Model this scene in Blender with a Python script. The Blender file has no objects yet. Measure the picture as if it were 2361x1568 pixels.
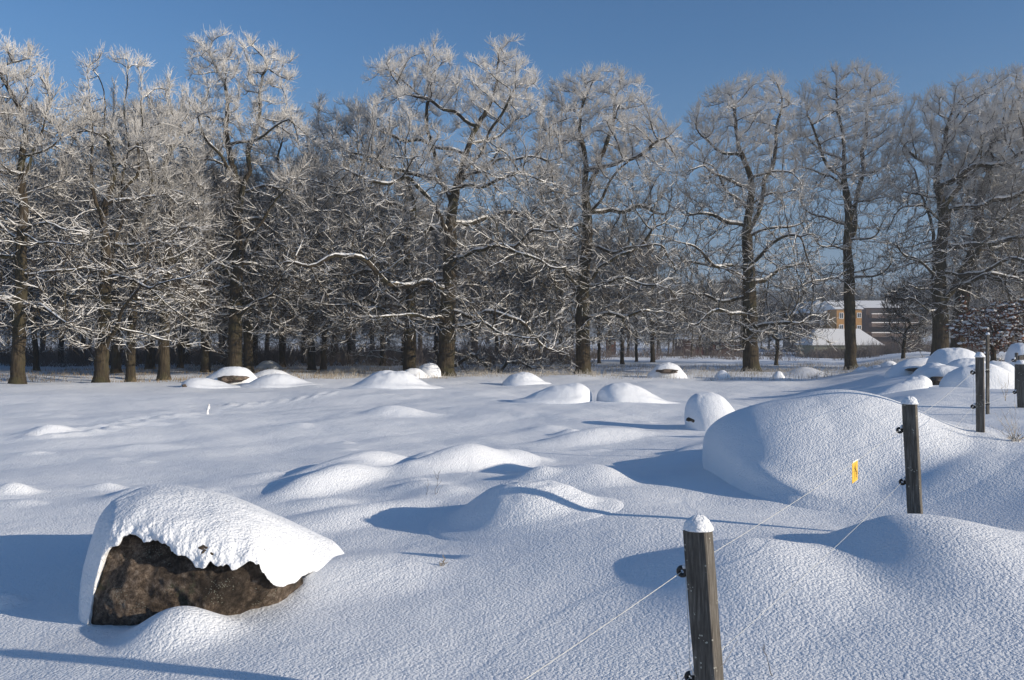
import bpy, bmesh, math, random
import numpy as np
from mathutils import Vector, noise as mnoise
C = bpy.context.scene.collection
F, CX, CY, CAMZ = 2000.0, 1180.5, 784.0, 1.7      # focal length and centre measured on the photograph, 2361 units wide
PI = math.pi

# ------------------------------------------------------------------ camera, sky, sun
scn = bpy.context.scene
cam = bpy.data.cameras.new("camera"); co = bpy.data.objects.new("camera", cam); C.objects.link(co)
cam.sensor_width = 36; cam.lens = 36 * F / 2361; cam.clip_end = 6000; cam.clip_start = .1
co.location = (0, 0, CAMZ); co.rotation_euler = (math.radians(90), 0, 0)
scn.camera = co
SUN_EL, SUN_AZ = math.radians(15.2), math.radians(112.8)       # azimuth from +Y towards +X
world = bpy.data.worlds.new("World"); scn.world = world; world.use_nodes = True
wn = world.node_tree.nodes; wl = world.node_tree.links
sky = wn.new("ShaderNodeTexSky"); sky.sky_type = 'NISHITA'; sky.sun_disc = False
sky.sun_elevation = SUN_EL; sky.sun_rotation = SUN_AZ
sky.air_density = 1.0; sky.dust_density = .35; sky.ozone_density = 2.0; sky.altitude = 100
tint = wn.new("ShaderNodeMix"); tint.data_type = 'RGBA'; tint.blend_type = 'MULTIPLY'; tint.inputs[0].default_value = 1
tint.inputs[7].default_value = (.62, .87, 1.12, 1); wl.new(sky.outputs[0], tint.inputs[6])
tcw = wn.new("ShaderNodeTexCoord"); sxyz = wn.new("ShaderNodeSeparateXYZ"); wl.new(tcw.outputs["Generated"], sxyz.inputs[0])
mr = wn.new("ShaderNodeMapRange"); mr.interpolation_type = 'SMOOTHSTEP'; wl.new(sxyz.outputs[2], mr.inputs[0])
for k_, v_ in ((1, .0), (2, .34), (3, .9), (4, .0)): mr.inputs[k_].default_value = v_      # milky winter air low over the horizon
hz_ = wn.new("ShaderNodeMix"); hz_.data_type = 'RGBA'; wl.new(mr.outputs[0], hz_.inputs[0]); wl.new(tint.outputs[2], hz_.inputs[6]); hz_.inputs[7].default_value = (1.75, 2.35, 3.4, 1)
wl.new(hz_.outputs[2], wn["Background"].inputs[0]); wn["Background"].inputs[1].default_value = .110
sl = bpy.data.lights.new("sun", 'SUN'); sl.energy = 5.0; sl.angle = math.radians(.5); sl.color = (1, .90, .76)
so = bpy.data.objects.new("sun", sl); C.objects.link(so)
sd = Vector((math.sin(SUN_AZ) * math.cos(SUN_EL), math.cos(SUN_AZ) * math.cos(SUN_EL), math.sin(SUN_EL)))
so.rotation_euler = sd.to_track_quat('Z', 'Y').to_euler()
scn.view_settings.view_transform = 'Standard'; scn.view_settings.look = 'None'
scn.view_settings.exposure = .03; scn.view_settings.gamma = 1
scn.cycles.max_bounces = 6; scn.cycles.diffuse_bounces = 3

# ------------------------------------------------------------------ materials
def mat(name, rough=.9, spec=.2):
    m = bpy.data.materials.new(name); m.use_nodes = True
    nt = m.node_tree; b = nt.nodes["Principled BSDF"]
    b.inputs["Roughness"].default_value = rough; b.inputs["Specular IOR Level"].default_value = spec
    return m, nt, b
def nd(nt, t, **kw):
    n = nt.nodes.new(t)
    for k, v in kw.items():
        if k.startswith("i_"):
            key = k[2:]; n.inputs[int(key) if key.isdigit() else key.replace("_", " ")].default_value = v
        else: setattr(n, k, v)
    return n
def wpos(nt): return nt.nodes.new("ShaderNodeNewGeometry").outputs["Position"]
def noise(nt, vec, scale, detail=3, rough=.55):
    n = nd(nt, "ShaderNodeTexNoise", i_Scale=scale, i_Detail=detail, i_Roughness=rough)
    if vec is not None: nt.links.new(vec, n.inputs["Vector"])
    return n.outputs["Fac"]
def ramp(nt, fac, stops):
    r = nt.nodes.new("ShaderNodeValToRGB"); e = r.color_ramp.elements
    while len(e) < len(stops): e.new(.5)
    for k, (p, c) in enumerate(stops): e[k].position = p; e[k].color = (*c, 1) if len(c) == 3 else c
    nt.links.new(fac, r.inputs[0]); return r.outputs[0]
def mathn(nt, op, a, b=None, clamp=False):
    n = nt.nodes.new("ShaderNodeMath"); n.operation = op; n.use_clamp = clamp
    for k, v in enumerate((a, b)):
        if v is None: continue
        if isinstance(v, (int, float)): n.inputs[k].default_value = v
        else: nt.links.new(v, n.inputs[k])
    return n.outputs[0]
def mixc(nt, f, a, b):
    n = nt.nodes.new("ShaderNodeMix"); n.data_type = 'RGBA'
    for sock, v in ((n.inputs[0], f), (n.inputs[6], a), (n.inputs[7], b)):
        if isinstance(v, (int, float)): sock.default_value = v
        elif isinstance(v, tuple): sock.default_value = (*v, 1)
        else: nt.links.new(v, sock)
    return n.outputs[2]
def bump(nt, b, h, dist, strength=1.0, prev=None):
    n = nd(nt, "ShaderNodeBump", i_Strength=strength, i_Distance=dist)
    nt.links.new(h, n.inputs["Height"])
    if prev is not None: nt.links.new(prev, n.inputs["Normal"])
    nt.links.new(n.outputs[0], b.inputs["Normal"]); return n.outputs[0]
def plain(name, col, rough=.8, spec=.3, var=.25, scale=20):
    m, nt, b = mat(name, rough, spec)
    c = ramp(nt, noise(nt, wpos(nt), scale), [(.3, tuple(x * (1 - var) for x in col)), (.7, tuple(min(1, x * (1 + var)) for x in col))])
    nt.links.new(c, b.inputs["Base Color"]); return m

def snow_mat(name, grain=.0088, fluff=.0):
    m, nt, b = mat(name, .75, .25)
    p = wpos(nt)
    c = ramp(nt, noise(nt, p, 1.3, 2), [(.3, (.89, .90, .92)), (.7, (.93, .935, .94))])
    nt.links.new(c, b.inputs["Base Color"])
    n1 = bump(nt, b, noise(nt, p, 2.2, 2), .035, 1)
    vo = nd(nt, "ShaderNodeTexVoronoi", i_Scale=52.0, feature='F1')
    nw = nt.nodes.new("ShaderNodeVectorMath"); nw.operation = 'ADD'; nz_ = nd(nt, "ShaderNodeTexNoise", i_Scale=30.0, i_Detail=2.0); nt.links.new(p, nz_.inputs["Vector"])
    sc_ = nt.nodes.new("ShaderNodeVectorMath"); sc_.operation = 'SCALE'; sc_.inputs["Scale"].default_value = .03; nt.links.new(nz_.outputs["Color"], sc_.inputs[0])
    nt.links.new(p, nw.inputs[0]); nt.links.new(sc_.outputs[0], nw.inputs[1]); nt.links.new(nw.outputs[0], vo.inputs["Vector"])
    hh_ = mathn(nt, 'SUBTRACT', mathn(nt, 'MULTIPLY', noise(nt, p, 22, 4, .65), 1.1), mathn(nt, 'MULTIPLY', vo.outputs["Distance"], .75))
    n2 = bump(nt, b, hh_, grain, 1, n1)
    n3 = bump(nt, b, noise(nt, p, 120, 3, .7), grain * .45, 1, n2)
    if fluff:
        bump(nt, b, noise(nt, p, 9, 4, .7), fluff, 1, n3)
    return m
SNOW = snow_mat("field_snow"); SNOWCAP = snow_mat("clumpy_snow", .009, .012)
m, nt, b = mat("branch_snow", .8, .2); b.inputs["Base Color"].default_value = (.86, .84, .81, 1); BSNOW = m

def bark_mat(name, base, hi, moss, frost, hoar=0):
    m, nt, b = mat(name, .95, .1)
    tc = nt.nodes.new("ShaderNodeTexCoord"); ob = tc.outputs["Object"]
    mp = nt.nodes.new("ShaderNodeMapping"); mp.inputs["Scale"].default_value = (6, 6, 1.2); nt.links.new(ob, mp.inputs[0])
    n = noise(nt, mp.outputs[0], 2.2, 4, .65)
    c = ramp(nt, n, [(.3, base), (.7, hi)])
    c = mixc(nt, mathn(nt, 'MULTIPLY', ramp(nt, noise(nt, ob, .9, 3), [(.45, (0, 0, 0)), (.65, (1, 1, 1))]), .6), c, moss)
    g = nt.nodes.new("ShaderNodeNewGeometry"); sp = nt.nodes.new("ShaderNodeSeparateXYZ"); nt.links.new(g.outputs["Normal"], sp.inputs[0])
    nz = mathn(nt, 'ADD', sp.outputs[2], mathn(nt, 'MULTIPLY', mathn(nt, 'SUBTRACT', noise(nt, ob, 7, 3), .5), .9))
    up = ramp(nt, mathn(nt, 'ADD', mathn(nt, 'MULTIPLY', nz, .5), .5), [(.62 if hoar else .80, (0, 0, 0)), (.74 if hoar else .90, (1, 1, 1))])
    if hoar:                       # hoar frost: heavier on the high, exposed twigs
        so_ = nt.nodes.new("ShaderNodeSeparateXYZ"); nt.links.new(ob, so_.inputs[0])
        h = mathn(nt, 'MULTIPLY', mathn(nt, 'SUBTRACT', so_.outputs[2], 5.5), .10, True)
        k = mathn(nt, 'ADD', mathn(nt, 'MULTIPLY', h, .80 * hoar), .0)
        k = mathn(nt, 'MULTIPLY', k, mathn(nt, 'ADD', mathn(nt, 'MULTIPLY', noise(nt, ob, .5, 2), 1.2), .55), True)
        up = mathn(nt, 'MAXIMUM', up, k)
    c = mixc(nt, up, c, frost)
    nt.links.new(c, b.inputs["Base Color"])
    if not hoar: bump(nt, b, n, .06, 1)
    return m
BARK = bark_mat("oak_bark", (.018, .014, .010), (.090, .070, .046), (.060, .058, .028), (.82, .83, .84))
TWIG = bark_mat("frosted_twig", (.035, .026, .018), (.075, .058, .042), (.06, .055, .03), (.72, .69, .65), 1.0)
TWIGB = bark_mat("lightly_frosted_twig", (.030, .022, .016), (.065, .050, .036), (.06, .055, .03), (.60, .57, .53), .4)
TWIGD = bark_mat("bare_twig", (.035, .026, .018), (.075, .058, .042), (.06, .055, .03), (.70, .70, .71))

m, nt, b = mat("weathered_post_wood", .9, .15)
ob = nt.nodes.new("ShaderNodeTexCoord").outputs["Object"]
mp = nt.nodes.new("ShaderNodeMapping"); mp.inputs["Scale"].default_value = (60, 60, 3); nt.links.new(ob, mp.inputs[0])
g1 = noise(nt, mp.outputs[0], 1.6, 5, .7)
c = ramp(nt, g1, [(.25, (.045, .040, .034)), (.5, (.13, .116, .098)), (.75, (.32, .29, .25))])
c = mixc(nt, ramp(nt, noise(nt, ob, 5, 3), [(.4, (0, 0, 0)), (.7, (.5, .5, .5))]), c, (.07, .058, .046))
v = nd(nt, "ShaderNodeTexVoronoi", i_Scale=75.0); nt.links.new(ob, v.inputs["Vector"])
spot = mathn(nt, 'MULTIPLY', mathn(nt, 'LESS_THAN', v.outputs["Distance"], .28), mathn(nt, 'GREATER_THAN', noise(nt, ob, 14, 2), .60))
c = mixc(nt, spot, c, (.50, .48, .40))
nt.links.new(c, b.inputs["Base Color"]); bump(nt, b, g1, .006, 1); POST = m

m, nt, b = mat("lichen_granite", .85, .25)
p = wpos(nt)
n1 = noise(nt, p, 22, 9, .85); n2 = noise(nt, p, 2.6, 4, .6)
c = ramp(nt, n1, [(.32, (.016, .013, .011)), (.43, (.10, .074, .055)), (.52, (.24, .175, .125)), (.65, (.55, .45, .36))])
c = mixc(nt, ramp(nt, n2, [(.40, (.8, .8, .8)), (.56, (0, 0, 0))]), c, (.022, .017, .013))
c = mixc(nt, ramp(nt, noise(nt, p, 4.1, 5, .7), [(.60, (0, 0, 0)), (.66, (.75, .75, .75))]), c, (.13, .13, .075))
v = nd(nt, "ShaderNodeTexVoronoi", i_Scale=75.0); nt.links.new(p, v.inputs["Vector"])
spot = mathn(nt, 'MULTIPLY', mathn(nt, 'LESS_THAN', v.outputs["Distance"], .27), mathn(nt, 'GREATER_THAN', noise(nt, p, 7, 3), .56))
c = mixc(nt, mathn(nt, 'MULTIPLY', spot, .75), c, (.36, .36, .29))
nt.links.new(c, b.inputs["Base Color"])
a1 = bump(nt, b, n1, .06, 1); bump(nt, b, noise(nt, p, 60, 3, .7), .006, 1, a1); ROCK = m

BLACKP = plain("black_plastic", (.008, .008, .009), .35, .5)
WIRE = plain("pale_polywire", (.62, .61, .57), .6, .3, .3, 80)
YELLOW = plain("yellow_plastic", (.85, .50, .05), .5, .4, .04)
INK = plain("black_ink", (.03, .03, .02), .6, .2)
STRAW = plain("dry_straw", (.34, .26, .16), .9, .1, .4, 8)
FSTRAW = plain("frosted_straw", (.52, .47, .40), .9, .1, .4, 8)
STEM = plain("dark_stem", (.10, .075, .055), .9, .1, .4, 8)
BRUSH = plain("grey_brushwood", (.20, .165, .145), .9, .1, .5, .3)
LEAF = plain("withered_leaf", (.16, .065, .035), .85, .2, .5, 9)
ORANGE = plain("ochre_brick", (.46, .25, .09), .9, .1, .1, 3)
BROWNB = plain("brown_brick", (.085, .062, .052), .9, .1, .2, 3)
REDW = plain("red_painted_boards", (.13, .05, .04), .9, .1, .2, 3)
PALEW = plain("pale_green_boards", (.34, .36, .27), .9, .1, .1, 3)
WHITEP = plain("white_paint", (.75, .75, .72), .6, .3, .05)
GLASS = plain("window_glass", (.05, .06, .075), .12, .5, .2, 2)
DARKB = plain("dark_balcony", (.055, .05, .05), .8, .2)

# ------------------------------------------------------------------ mesh helpers
def tag(o, label=None, cat=None, group=None, kind=None):
    if label: o["label"] = label
    if cat: o["category"] = cat
    if group: o["group"] = group
    if kind: o["kind"] = kind
    return o
def empty(name, loc=(0, 0, 0), rz=0):
    o = bpy.data.objects.new(name, None); o.location = loc; o.rotation_euler = (0, 0, rz)
    o.empty_display_size = .2; C.objects.link(o); return o
def mesh(name, V, Q, material, parent=None, T=None, smooth=True, loc=None):
    me = bpy.data.meshes.new(name)
    V = np.ascontiguousarray(V, dtype=np.float32); Q = np.zeros((0, 4), int) if Q is None else np.asarray(Q)
    T = np.zeros((0, 3), int) if T is None else np.asarray(T)
    me.vertices.add(len(V)); me.vertices.foreach_set("co", V.ravel())
    me.loops.add(4 * len(Q) + 3 * len(T)); me.polygons.add(len(Q) + len(T))
    me.loops.foreach_set("vertex_index", np.concatenate([Q.ravel(), T.ravel()]).astype(np.int32))
    st = np.concatenate([np.arange(len(Q)) * 4, 4 * len(Q) + np.arange(len(T)) * 3]).astype(np.int32)
    me.polygons.foreach_set("loop_start", st)
    me.update(calc_edges=True)
    me.polygons.foreach_set("use_smooth", np.full(len(me.polygons), smooth))
    me.materials.append(material)
    o = bpy.data.objects.new(name, me); C.objects.link(o)
    if parent is not None: o.parent = parent
    if loc is not None: o.location = loc
    return o
def bm_obj(name, bm, material, parent=None, smooth=False, loc=None):
    me = bpy.data.meshes.new(name); bm.to_mesh(me); bm.free()
    for p_ in me.polygons: p_.use_smooth = smooth
    me.materials.append(material)
    o = bpy.data.objects.new(name, me); C.objects.link(o)
    if parent is not None: o.parent = parent
    if loc is not None: o.location = loc
    return o
def box(bm, x0, x1, y0, y1, z0, z1):
    vs = [bm.verts.new((x, y, z)) for x in (x0, x1) for y in (y0, y1) for z in (z0, z1)]
    for f in ((0, 1, 3, 2), (4, 6, 7, 5), (0, 4, 5, 1), (2, 3, 7, 6), (0, 2, 6, 4), (1, 5, 7, 3)):
        bm.faces.new([vs[i] for i in f])
def at(px, py, d):
    return np.array([(px - CX) / F * d, d, CAMZ - (py - CY) / F * d])
def nrm(v): return v / np.maximum(np.linalg.norm(v, axis=-1, keepdims=True), 1e-9)
def sstep(x, a, b):
    t = np.clip((x - a) / (b - a), 0, 1); return t * t * (3 - 2 * t)
def frames(D):
    ref = np.tile(np.array([.31, .93, .18]), (len(D), 1))
    U = nrm(np.cross(D, ref)); return U, np.cross(D, U)
def tubes(P0, P1, R0, R1, D0, D1, k, flat=1.0):
    a = np.arange(k) * 2 * PI / k; ca, sa = np.cos(a), np.sin(a)
    rings = []
    for P, R, D in ((P0, R0, D0), (P1, R1, D1)):
        U, W = frames(D)
        rings.append(P[:, None] + R[:, None, None] * (U[:, None] * ca[None, :, None] + W[:, None] * sa[None, :, None]))
    V = np.concatenate(rings, axis=1).reshape(-1, 3)
    n = len(P0); base = (np.arange(n) * 2 * k)[:, None]; i = np.arange(k)[None]; j = (i + 1) % k
    Q = np.stack([base + i, base + j, base + k + j, base + k + i], -1).reshape(-1, 4)
    return V, Q
def merge(parts):
    V, Q, o = [], [], 0
    for v, q in parts:
        if len(v) == 0: continue
        V.append(v); Q.append(q + o); o += len(v)
    return np.concatenate(V), np.concatenate(Q)
def polytube(pts, rad, k=6):
    P = np.asarray(pts, float); R = np.broadcast_to(np.asarray(rad, float), (len(P),))
    D = nrm(np.gradient(P, axis=0)); return tubes(P[:-1], P[1:], R[:-1], R[1:], D[:-1], D[1:], k)

# ------------------------------------------------------------------ the snow field
def base_h(x, y):
    z = -.006 * np.minimum(y, 50)
    off = 1.4 + np.maximum(0, y - 12) * .42
    z = z + .80 * sstep(x, off, off + 4.2 + .05 * y) * (1 - .3 * sstep(y, 60, 140))
    z = z - .8 * sstep(y, 80, 180) + .008 * x * (1 - sstep(y, 8, 25)) * (np.abs(x) < 40)
    rs = [(.028, 1.31, .62, .3), (.022, -.77, 1.9, 1.7), (.02, 2.3, 1.1, 4.1), (.013, .9, -3.3, 2.2), (.012, 3.7, 2.9, .9), (.008, -4.1, 5.3, 2.)]
    for a, fx, fy, ph in rs: z = z + (.5 + .5 * sstep(y, 5, 10)) * a * np.sin(fx * x + ph + .9 * np.sin(.6 * y + ph)) * np.sin(fy * y * .6 + 1.7 * ph + .5 * np.sin(.8 * x))
    for a, fx, fy, ph in ((.05, .41, .27, 1.), (.05, -.23, .55, 2.)): z = z + a * np.sin(fx * x + fy * y + ph)
    return z + near_h(x, y)
CTRL = [(.75, 3.5, .02), (-1.26, 4.35, .0), (-2.86, 5.02, -.12), (-1.8, 5.25, -.01), (.27, 7.3, .2), (.97, 7.25, .235), (1.78, 6.9, .27), (2.4, 6.65, .22), (2.7, 5.8, .32), (4.95, 9.2, .64),
        (3.3, 8.6, .30), (2.2, 10.0, .20), (4.2, 7.8, .42), (3.5, 5.6, .36), (2.6, 4.4, .24), (1.6, 3.6, .10), (2.1, 5.15, .28), (-.4, 5.6, .02), (-1.0, 7.6, -.02), (0, 9.5, .10), (0, 4, .02), (1.2, 5.0, .15), (7.2, 12.2, .75)]
ANCH = [(-4, 9), (-6, 6), (-4, 3.5), (0, 13), (4, 15), (-3, 12), (8, 17), (10, 12), (-1, 1.5), (3, 1.2), (6, 6), (-7, 10), (11, 20), (1, 17)]
WGT = None
def near_h(x, y):
    if WGT is None: return 0.0
    out = 0.0
    for (cx, cy), w in zip(CPT, WGT): out = out + w * np.exp(-((x - cx) ** 2 + (y - cy) ** 2) / (2 * 1.25 ** 2))
    return out
CPT = [(a, b_) for a, b_, _ in CTRL] + ANCH
_res = np.array([c_ - float(base_h(np.array(a, float), np.array(b_, float))) for a, b_, c_ in CTRL] + [0] * len(ANCH))
_D = np.array([[math.exp(-((a - c_) ** 2 + (b_ - d_) ** 2) / (2 * 1.25 ** 2)) for c_, d_ in CPT] for a, b_ in CPT])
WGT = np.linalg.solve(_D + .03 * np.eye(len(CPT)), _res)
BUMPS = []
def asym(x, y, cx, cy, rl, rr, rn, rf, rot=0.0):
    c, s = math.cos(rot), math.sin(rot); dx, dy = x - cx, y - cy
    u, v = dx * c + dy * s, -dx * s + dy * c
    return np.sqrt((u / np.where(u < 0, rl, rr)) ** 2 + (v / np.where(v < 0, rn, rf)) ** 2)
def H(x, y):
    z = base_h(x, y)
    for (cx, cy, rl, rr, rn, rf, h, rot, pw) in BUMPS:
        r = np.minimum(asym(x, y, cx, cy, rl, rr, rn, rf, rot), 1)
        z = z + h * (.5 + .5 * np.cos(PI * r)) ** pw
    return z
def solve_d(px, py):
    ds = np.exp(np.linspace(math.log(2.2), math.log(90), 1500)); x = (px - CX) / F * ds
    pyy = CY + F * (CAMZ - H(x, ds)) / ds
    k = np.where(pyy <= py)[0]
    return float(ds[k[0]]) if len(k) else 60.0
def soft(px, py, wl_, wr_, hp, dn=.8, df=1.2, rot=0.0, pw=1.0, d=None):
    """smooth drift; foot centre at photo point (px,py), half widths and height in photo units"""
    d = d or solve_d(px, py); k = d / F
    rn = dn * (wl_ + wr_) * .5 * k; cy = d + rn * .6
    BUMPS.append(((px - CX) / F * cy, cy, wl_ * k * 1.1, wr_ * k * 1.1, rn, df * (wl_ + wr_) * .5 * k, hp * k, rot, pw))
# long soft drifts, far to near
soft(910, 960, 100, 140, 24, .5, .6)
soft(100, 1000, 70, 70, 14); soft(320, 1040, 90, 130, 10); soft(1860, 868, 60, 70, 22)
soft(30, 1140, 60, 60, 22); soft(10, 1405, 60, 60, 30, .8, .8)
for q_ in ((-2.0, 11.8, 2.0, 1.7, .62, .62, .25, 62), (-2.1, 10.4, 1.5, 1.4, .5, .5, .21, 68), (-.55, 12.3, 2.1, 1.5, .75, .75, .33, 57), (1.6, 16.2, 2.0, 1.8, .75, .75, .20, 37),
           (-1.5, 8.5, 1.1, 1.1, .5, .5, .11, 38), (.85, 9.8, 1.5, .7, .9, 1.0, .20, 0), (.15, 13.2, .8, .6, .5, .5, .10, 0), (-1.25, 13.3, .4, .4, .35, .35, .09, 0), (2.6, 12.2, 1.2, 1.2, .7, .7, .10, 20)):
    BUMPS.append((*q_[:7], math.radians(q_[7]), .9))
BUMPS.append((1.5, 5.75, .85, .8, 1.3, .45, .13, 0, .9)); BUMPS.append((4.3, 7.9, 1.0, 1.4, .9, .7, .09, 0, 1))
BUMPS.append((2.75, 6.0, .8, 1.1, 1.6, .5, .20, 0, 1))
BUMPS.append((-1.98, 5.13, .42, .45, .45, .35, .15, 0, 1))       # drift in front of the boulder
BUMPS.append((-1.25, 6.35, .5, .95, .8, .9, .13, 0, 1))       # drift running off its right end
rng0 = np.random.default_rng(5)
for i in range(120):                                             # tussocks and stones under the snow
    y = math.exp(rng0.uniform(math.log(9), math.log(48))); x = rng0.uniform(-.62, .35) * y
    w = rng0.uniform(.25, .7); h = rng0.uniform(.02, .075)
    if math.hypot(x - 3.5, y - 10) < 2.6: continue
    BUMPS.append((x, y, w * 1.4, w, w * .8, w, h, 0, 1.5))
def axis_pts(lo, dense_lo, dense_hi, hi, step, growth):
    a = [dense_lo]; s = step
    while a[-1] < dense_hi: a.append(a[-1] + step)
    while a[-1] < hi: s *= growth; a.append(a[-1] + s)
    s = step; b = [dense_lo]
    while b[-1] > lo: s *= growth; b.append(b[-1] - s)
    return np.array(b[:0:-1] + a)
xs = axis_pts(-2500, -6, 8, 2500, .05, 1.035); ys = axis_pts(-400, 2, 15, 3500, .05, 1.028)
X, Y = np.meshgrid(xs, ys); Z = H(X, Y)
tx, ty, tw = [], [], []
for k in range(34):                                              # a line of animal tracks across the field
    t = k / 33; p0 = (90 + 670 * t, 1005 - 102 * t + 5 * math.sin(9 * t)); d = solve_d(*p0)
    x, y = (p0[0] - CX) / F * d + .07 * (-1) ** k, d
    r2 = ((X - x) / .16) ** 2 + ((Y - y) / .2) ** 2
    Z -= .05 * np.exp(-r2) - .03 * np.exp(-((np.sqrt(r2) - 1.6) / .6) ** 2)
ny, nx = X.shape
idx = np.arange(nx * ny).reshape(ny, nx)
Q = np.stack([idx[:-1, :-1], idx[:-1, 1:], idx[1:, 1:], idx[1:, :-1]], -1).reshape(-1, 4)
tag(mesh("snowy_ground", np.stack([X, Y, Z], -1).reshape(-1, 3), Q, SNOW), kind="structure")
def hz(x, y): return float(H(np.array(x, float), np.array(y, float)))

# ------------------------------------------------------------------ snow-covered stones
def snow_patch(px, py, wl_, wr_, hp, dn=.8, df=.8, hard=(0, 0, 0, 0), under=100, d=None, rot=0, seed=0, world=None, flat=2.5, lump=.02, lean=0.0, nt_=26, na=96, lift=0.0):
    """cap of snow over a stone. hard = steepness on the (right, far, left, near) sides; returns V,Q in world space and centre"""
    d = d or solve_d(px, py); k = d / F
    w = (wl_ + wr_) * .5 * k; rn, rf = dn * w, df * w; cy = d + rn * .75; cx = (px - CX) / F * cy
    h = hp * k + (min(.55 * hp * k, max(0, CAMZ - (py - CY) * k - hz(cx, d))) if not world else 0)
    if world: cx, cy, A1, A2, rn, rf, h = world; wl_, wr_, w = A1 / k, A2 / k, (A1 + A2) / 2
    th = np.arange(na) * 2 * PI / na; t = np.linspace(0, 1, nt_)
    TH, T = np.meshgrid(th, t)
    cs, sn = np.cos(TH), np.sin(TH)
    A = np.where(cs > 0, wr_ * k, wl_ * k) * 1.0; B = np.where(sn > 0, rf, rn)
    wts = np.stack([np.maximum(cs, 0) ** 2, np.maximum(sn, 0) ** 2, np.maximum(-cs, 0) ** 2, np.maximum(-sn, 0) ** 2])
    s = sum(wts[i] * hard[i] for i in range(4))
    ph = math.radians(under); rh = np.abs(np.sin(T * ph)) ** (2 / flat); c0 = np.cos(T * ph); c1 = math.cos(ph)
    pw_ = lambda q: np.sign(q) * np.abs(q) ** (2 / flat)
    zh = (pw_(c0) - pw_(c1)) / (1 - pw_(c1))
    rs = T * 1.65; zs = .78 * (1 - np.minimum(T * 1.45, 1) ** 2.2) ** 1.7 + .22 * (.5 + .5 * np.cos(PI * T))
    r = rh * s + rs * (1 - s); z = zh * s + zs * (1 - s)
    x = r * A * cs + lean * h * z; y = r * B * sn
    if rot: x, y = x * math.cos(rot) - y * math.sin(rot), x * math.sin(rot) + y * math.cos(rot)
    n = np.array([mnoise.noise(Vector((a * 2.1 + seed * 7.3, b_ * 2.1, seed))) + .4 * mnoise.noise(Vector((a * 6 + seed, b_ * 6, 3.))) for a, b_ in zip(x.ravel() / max(w, .3), y.ravel() / max(w, .3))]).reshape(x.shape)
    z = h * z * (1 + lump * 4 * n * (1 - T ** 3)) + lift
    gx, gy = cx + x, cy + y
    zz = H(gx, gy) + z - .05 * sstep(T, .8, 1) * (.15 + 1.0 * s) - .006
    V = np.stack([gx, gy, zz], -1).reshape(-1, 3)
    i = np.arange(nt_ - 1)[:, None] * na; j = np.arange(na)[None]; j2 = (j + 1) % na
    Q = np.stack([i + j, i + na + j, i + na + j2, i + j2], -1).reshape(-1, 4)
    return V, Q, np.array([cx, cy, hz(cx, cy)])
def rock_lump(c, rx, ry, rz, seed, sub=4):
    bm = bmesh.new(); bmesh.ops.create_icosphere(bm, subdivisions=sub, radius=1)
    for v in bm.verts:
        p = v.co.copy(); n = mnoise.fractal(p * 1.3 + Vector((seed, 0, 0)), 1, 2, 4)
        f = 1 + .28 * n; v.co = Vector((c[0] + p.x * rx * f, c[1] + p.y * ry * f, c[2] + p.z * rz * f))
    return bm
def stone(label, px, py, wl_, wr_, hp, rock=None, name="snow_covered_boulder", cat="boulder", group=None, **kw):
    V, Q, c = snow_patch(px, py, wl_, wr_, hp, **kw)
    e = empty(name, c); tag(e, label, cat, group)
    mesh("snow_cap", V - c, Q, SNOW, e)
    if rock:
        rx, ry, dd, wx, wz = rock[:5]            # bare stone seen at photo point (rx,ry), dd metres in front of the cap centre
        dep = c[1] - dd; q = at(rx, ry, dep)
        bm_obj("rock", rock_lump(q - c, wx * dep / F, rock[5] if len(rock) > 5 else .35, wz * dep / F, len(label)), ROCK, e, True)
    return e
HS = (.9, .9, .9, .9)
stone("large smooth snow-buried boulder behind the second fence post", 1905, 1118, 266, 330, 138, world=(3.45, 10.0, 1.20, 1.4, 1.75, 1.2, .69), flat=3.4, hard=(.15, .8, .95, .05), dn=.62, df=.7, under=112, d=9.6, lump=.003, seed=2, nt_=60, na=180)
stone("rounded snow-hooded stone left of the largest buried boulder, dark gaps at its foot", 1633, 992, 55, 70, 84, hard=(.3, .8, 1.0, .8), dn=.8, under=118, lump=.008, rock=(1606, 968, .20, 22, 9, .10), seed=3)
stone("small round snow hump just behind the snow-hooded stone", 1703, 937, 30, 36, 20, hard=(.3, .6, .8, .3), d=17.5, seed=4, name="snow_hump", cat="snow hump")
stone("snow-covered boulder with a small bare brown patch, in the middle of the field", 1432, 926, 56, 100, 43, hard=(.15, .7, .95, .8), rock=(1419, 921, .30, 14, 8, .3), seed=5, dn=.7)
stone("blunt snow-covered boulder left of the one with the bare brown patch", 1308, 930, 100, 58, 46, hard=(1.0, .6, .25, .5), dn=.7, seed=6)
stone("small snow dome at mid field nearly touching the grass strip", 1205, 888, 42, 50, 30, hard=(.3, .6, .7, .6), seed=7, dn=.7)
stone("creased snow-covered boulder in front of the twin oak trunks", 908, 896, 95, 80, 40, hard=(.2, .6, .2, .5), seed=8, dn=.6, lump=.05)
stone("snow-capped boulder with exposed yellowish rock left of the creased one", 545, 885, 80, 45, 38, hard=(.7, .8, .3, .8), dn=.5, rock=(535, 874, .55, 34, 9, .5), seed=9, lift=.0)
stone("low snow-covered stone with a dark foot at its left end", 462, 893, 42, 70, 20, hard=(.3, .6, .9, .6), dn=.5, rock=(430, 890, .30, 9, 5, .3), seed=10)
stone("broad snow hump right of the boulder with yellowish rock", 632, 892, 60, 80, 28, hard=(.1, .5, .3, .4), dn=.5, seed=11, name="snow_hump", cat="snow hump")
stone("long lumpy snow-covered stone behind the broad hump", 628, 872, 45, 45, 20, hard=(.3, .6, .6, .5), dn=.4, d=44, seed=12)
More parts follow.
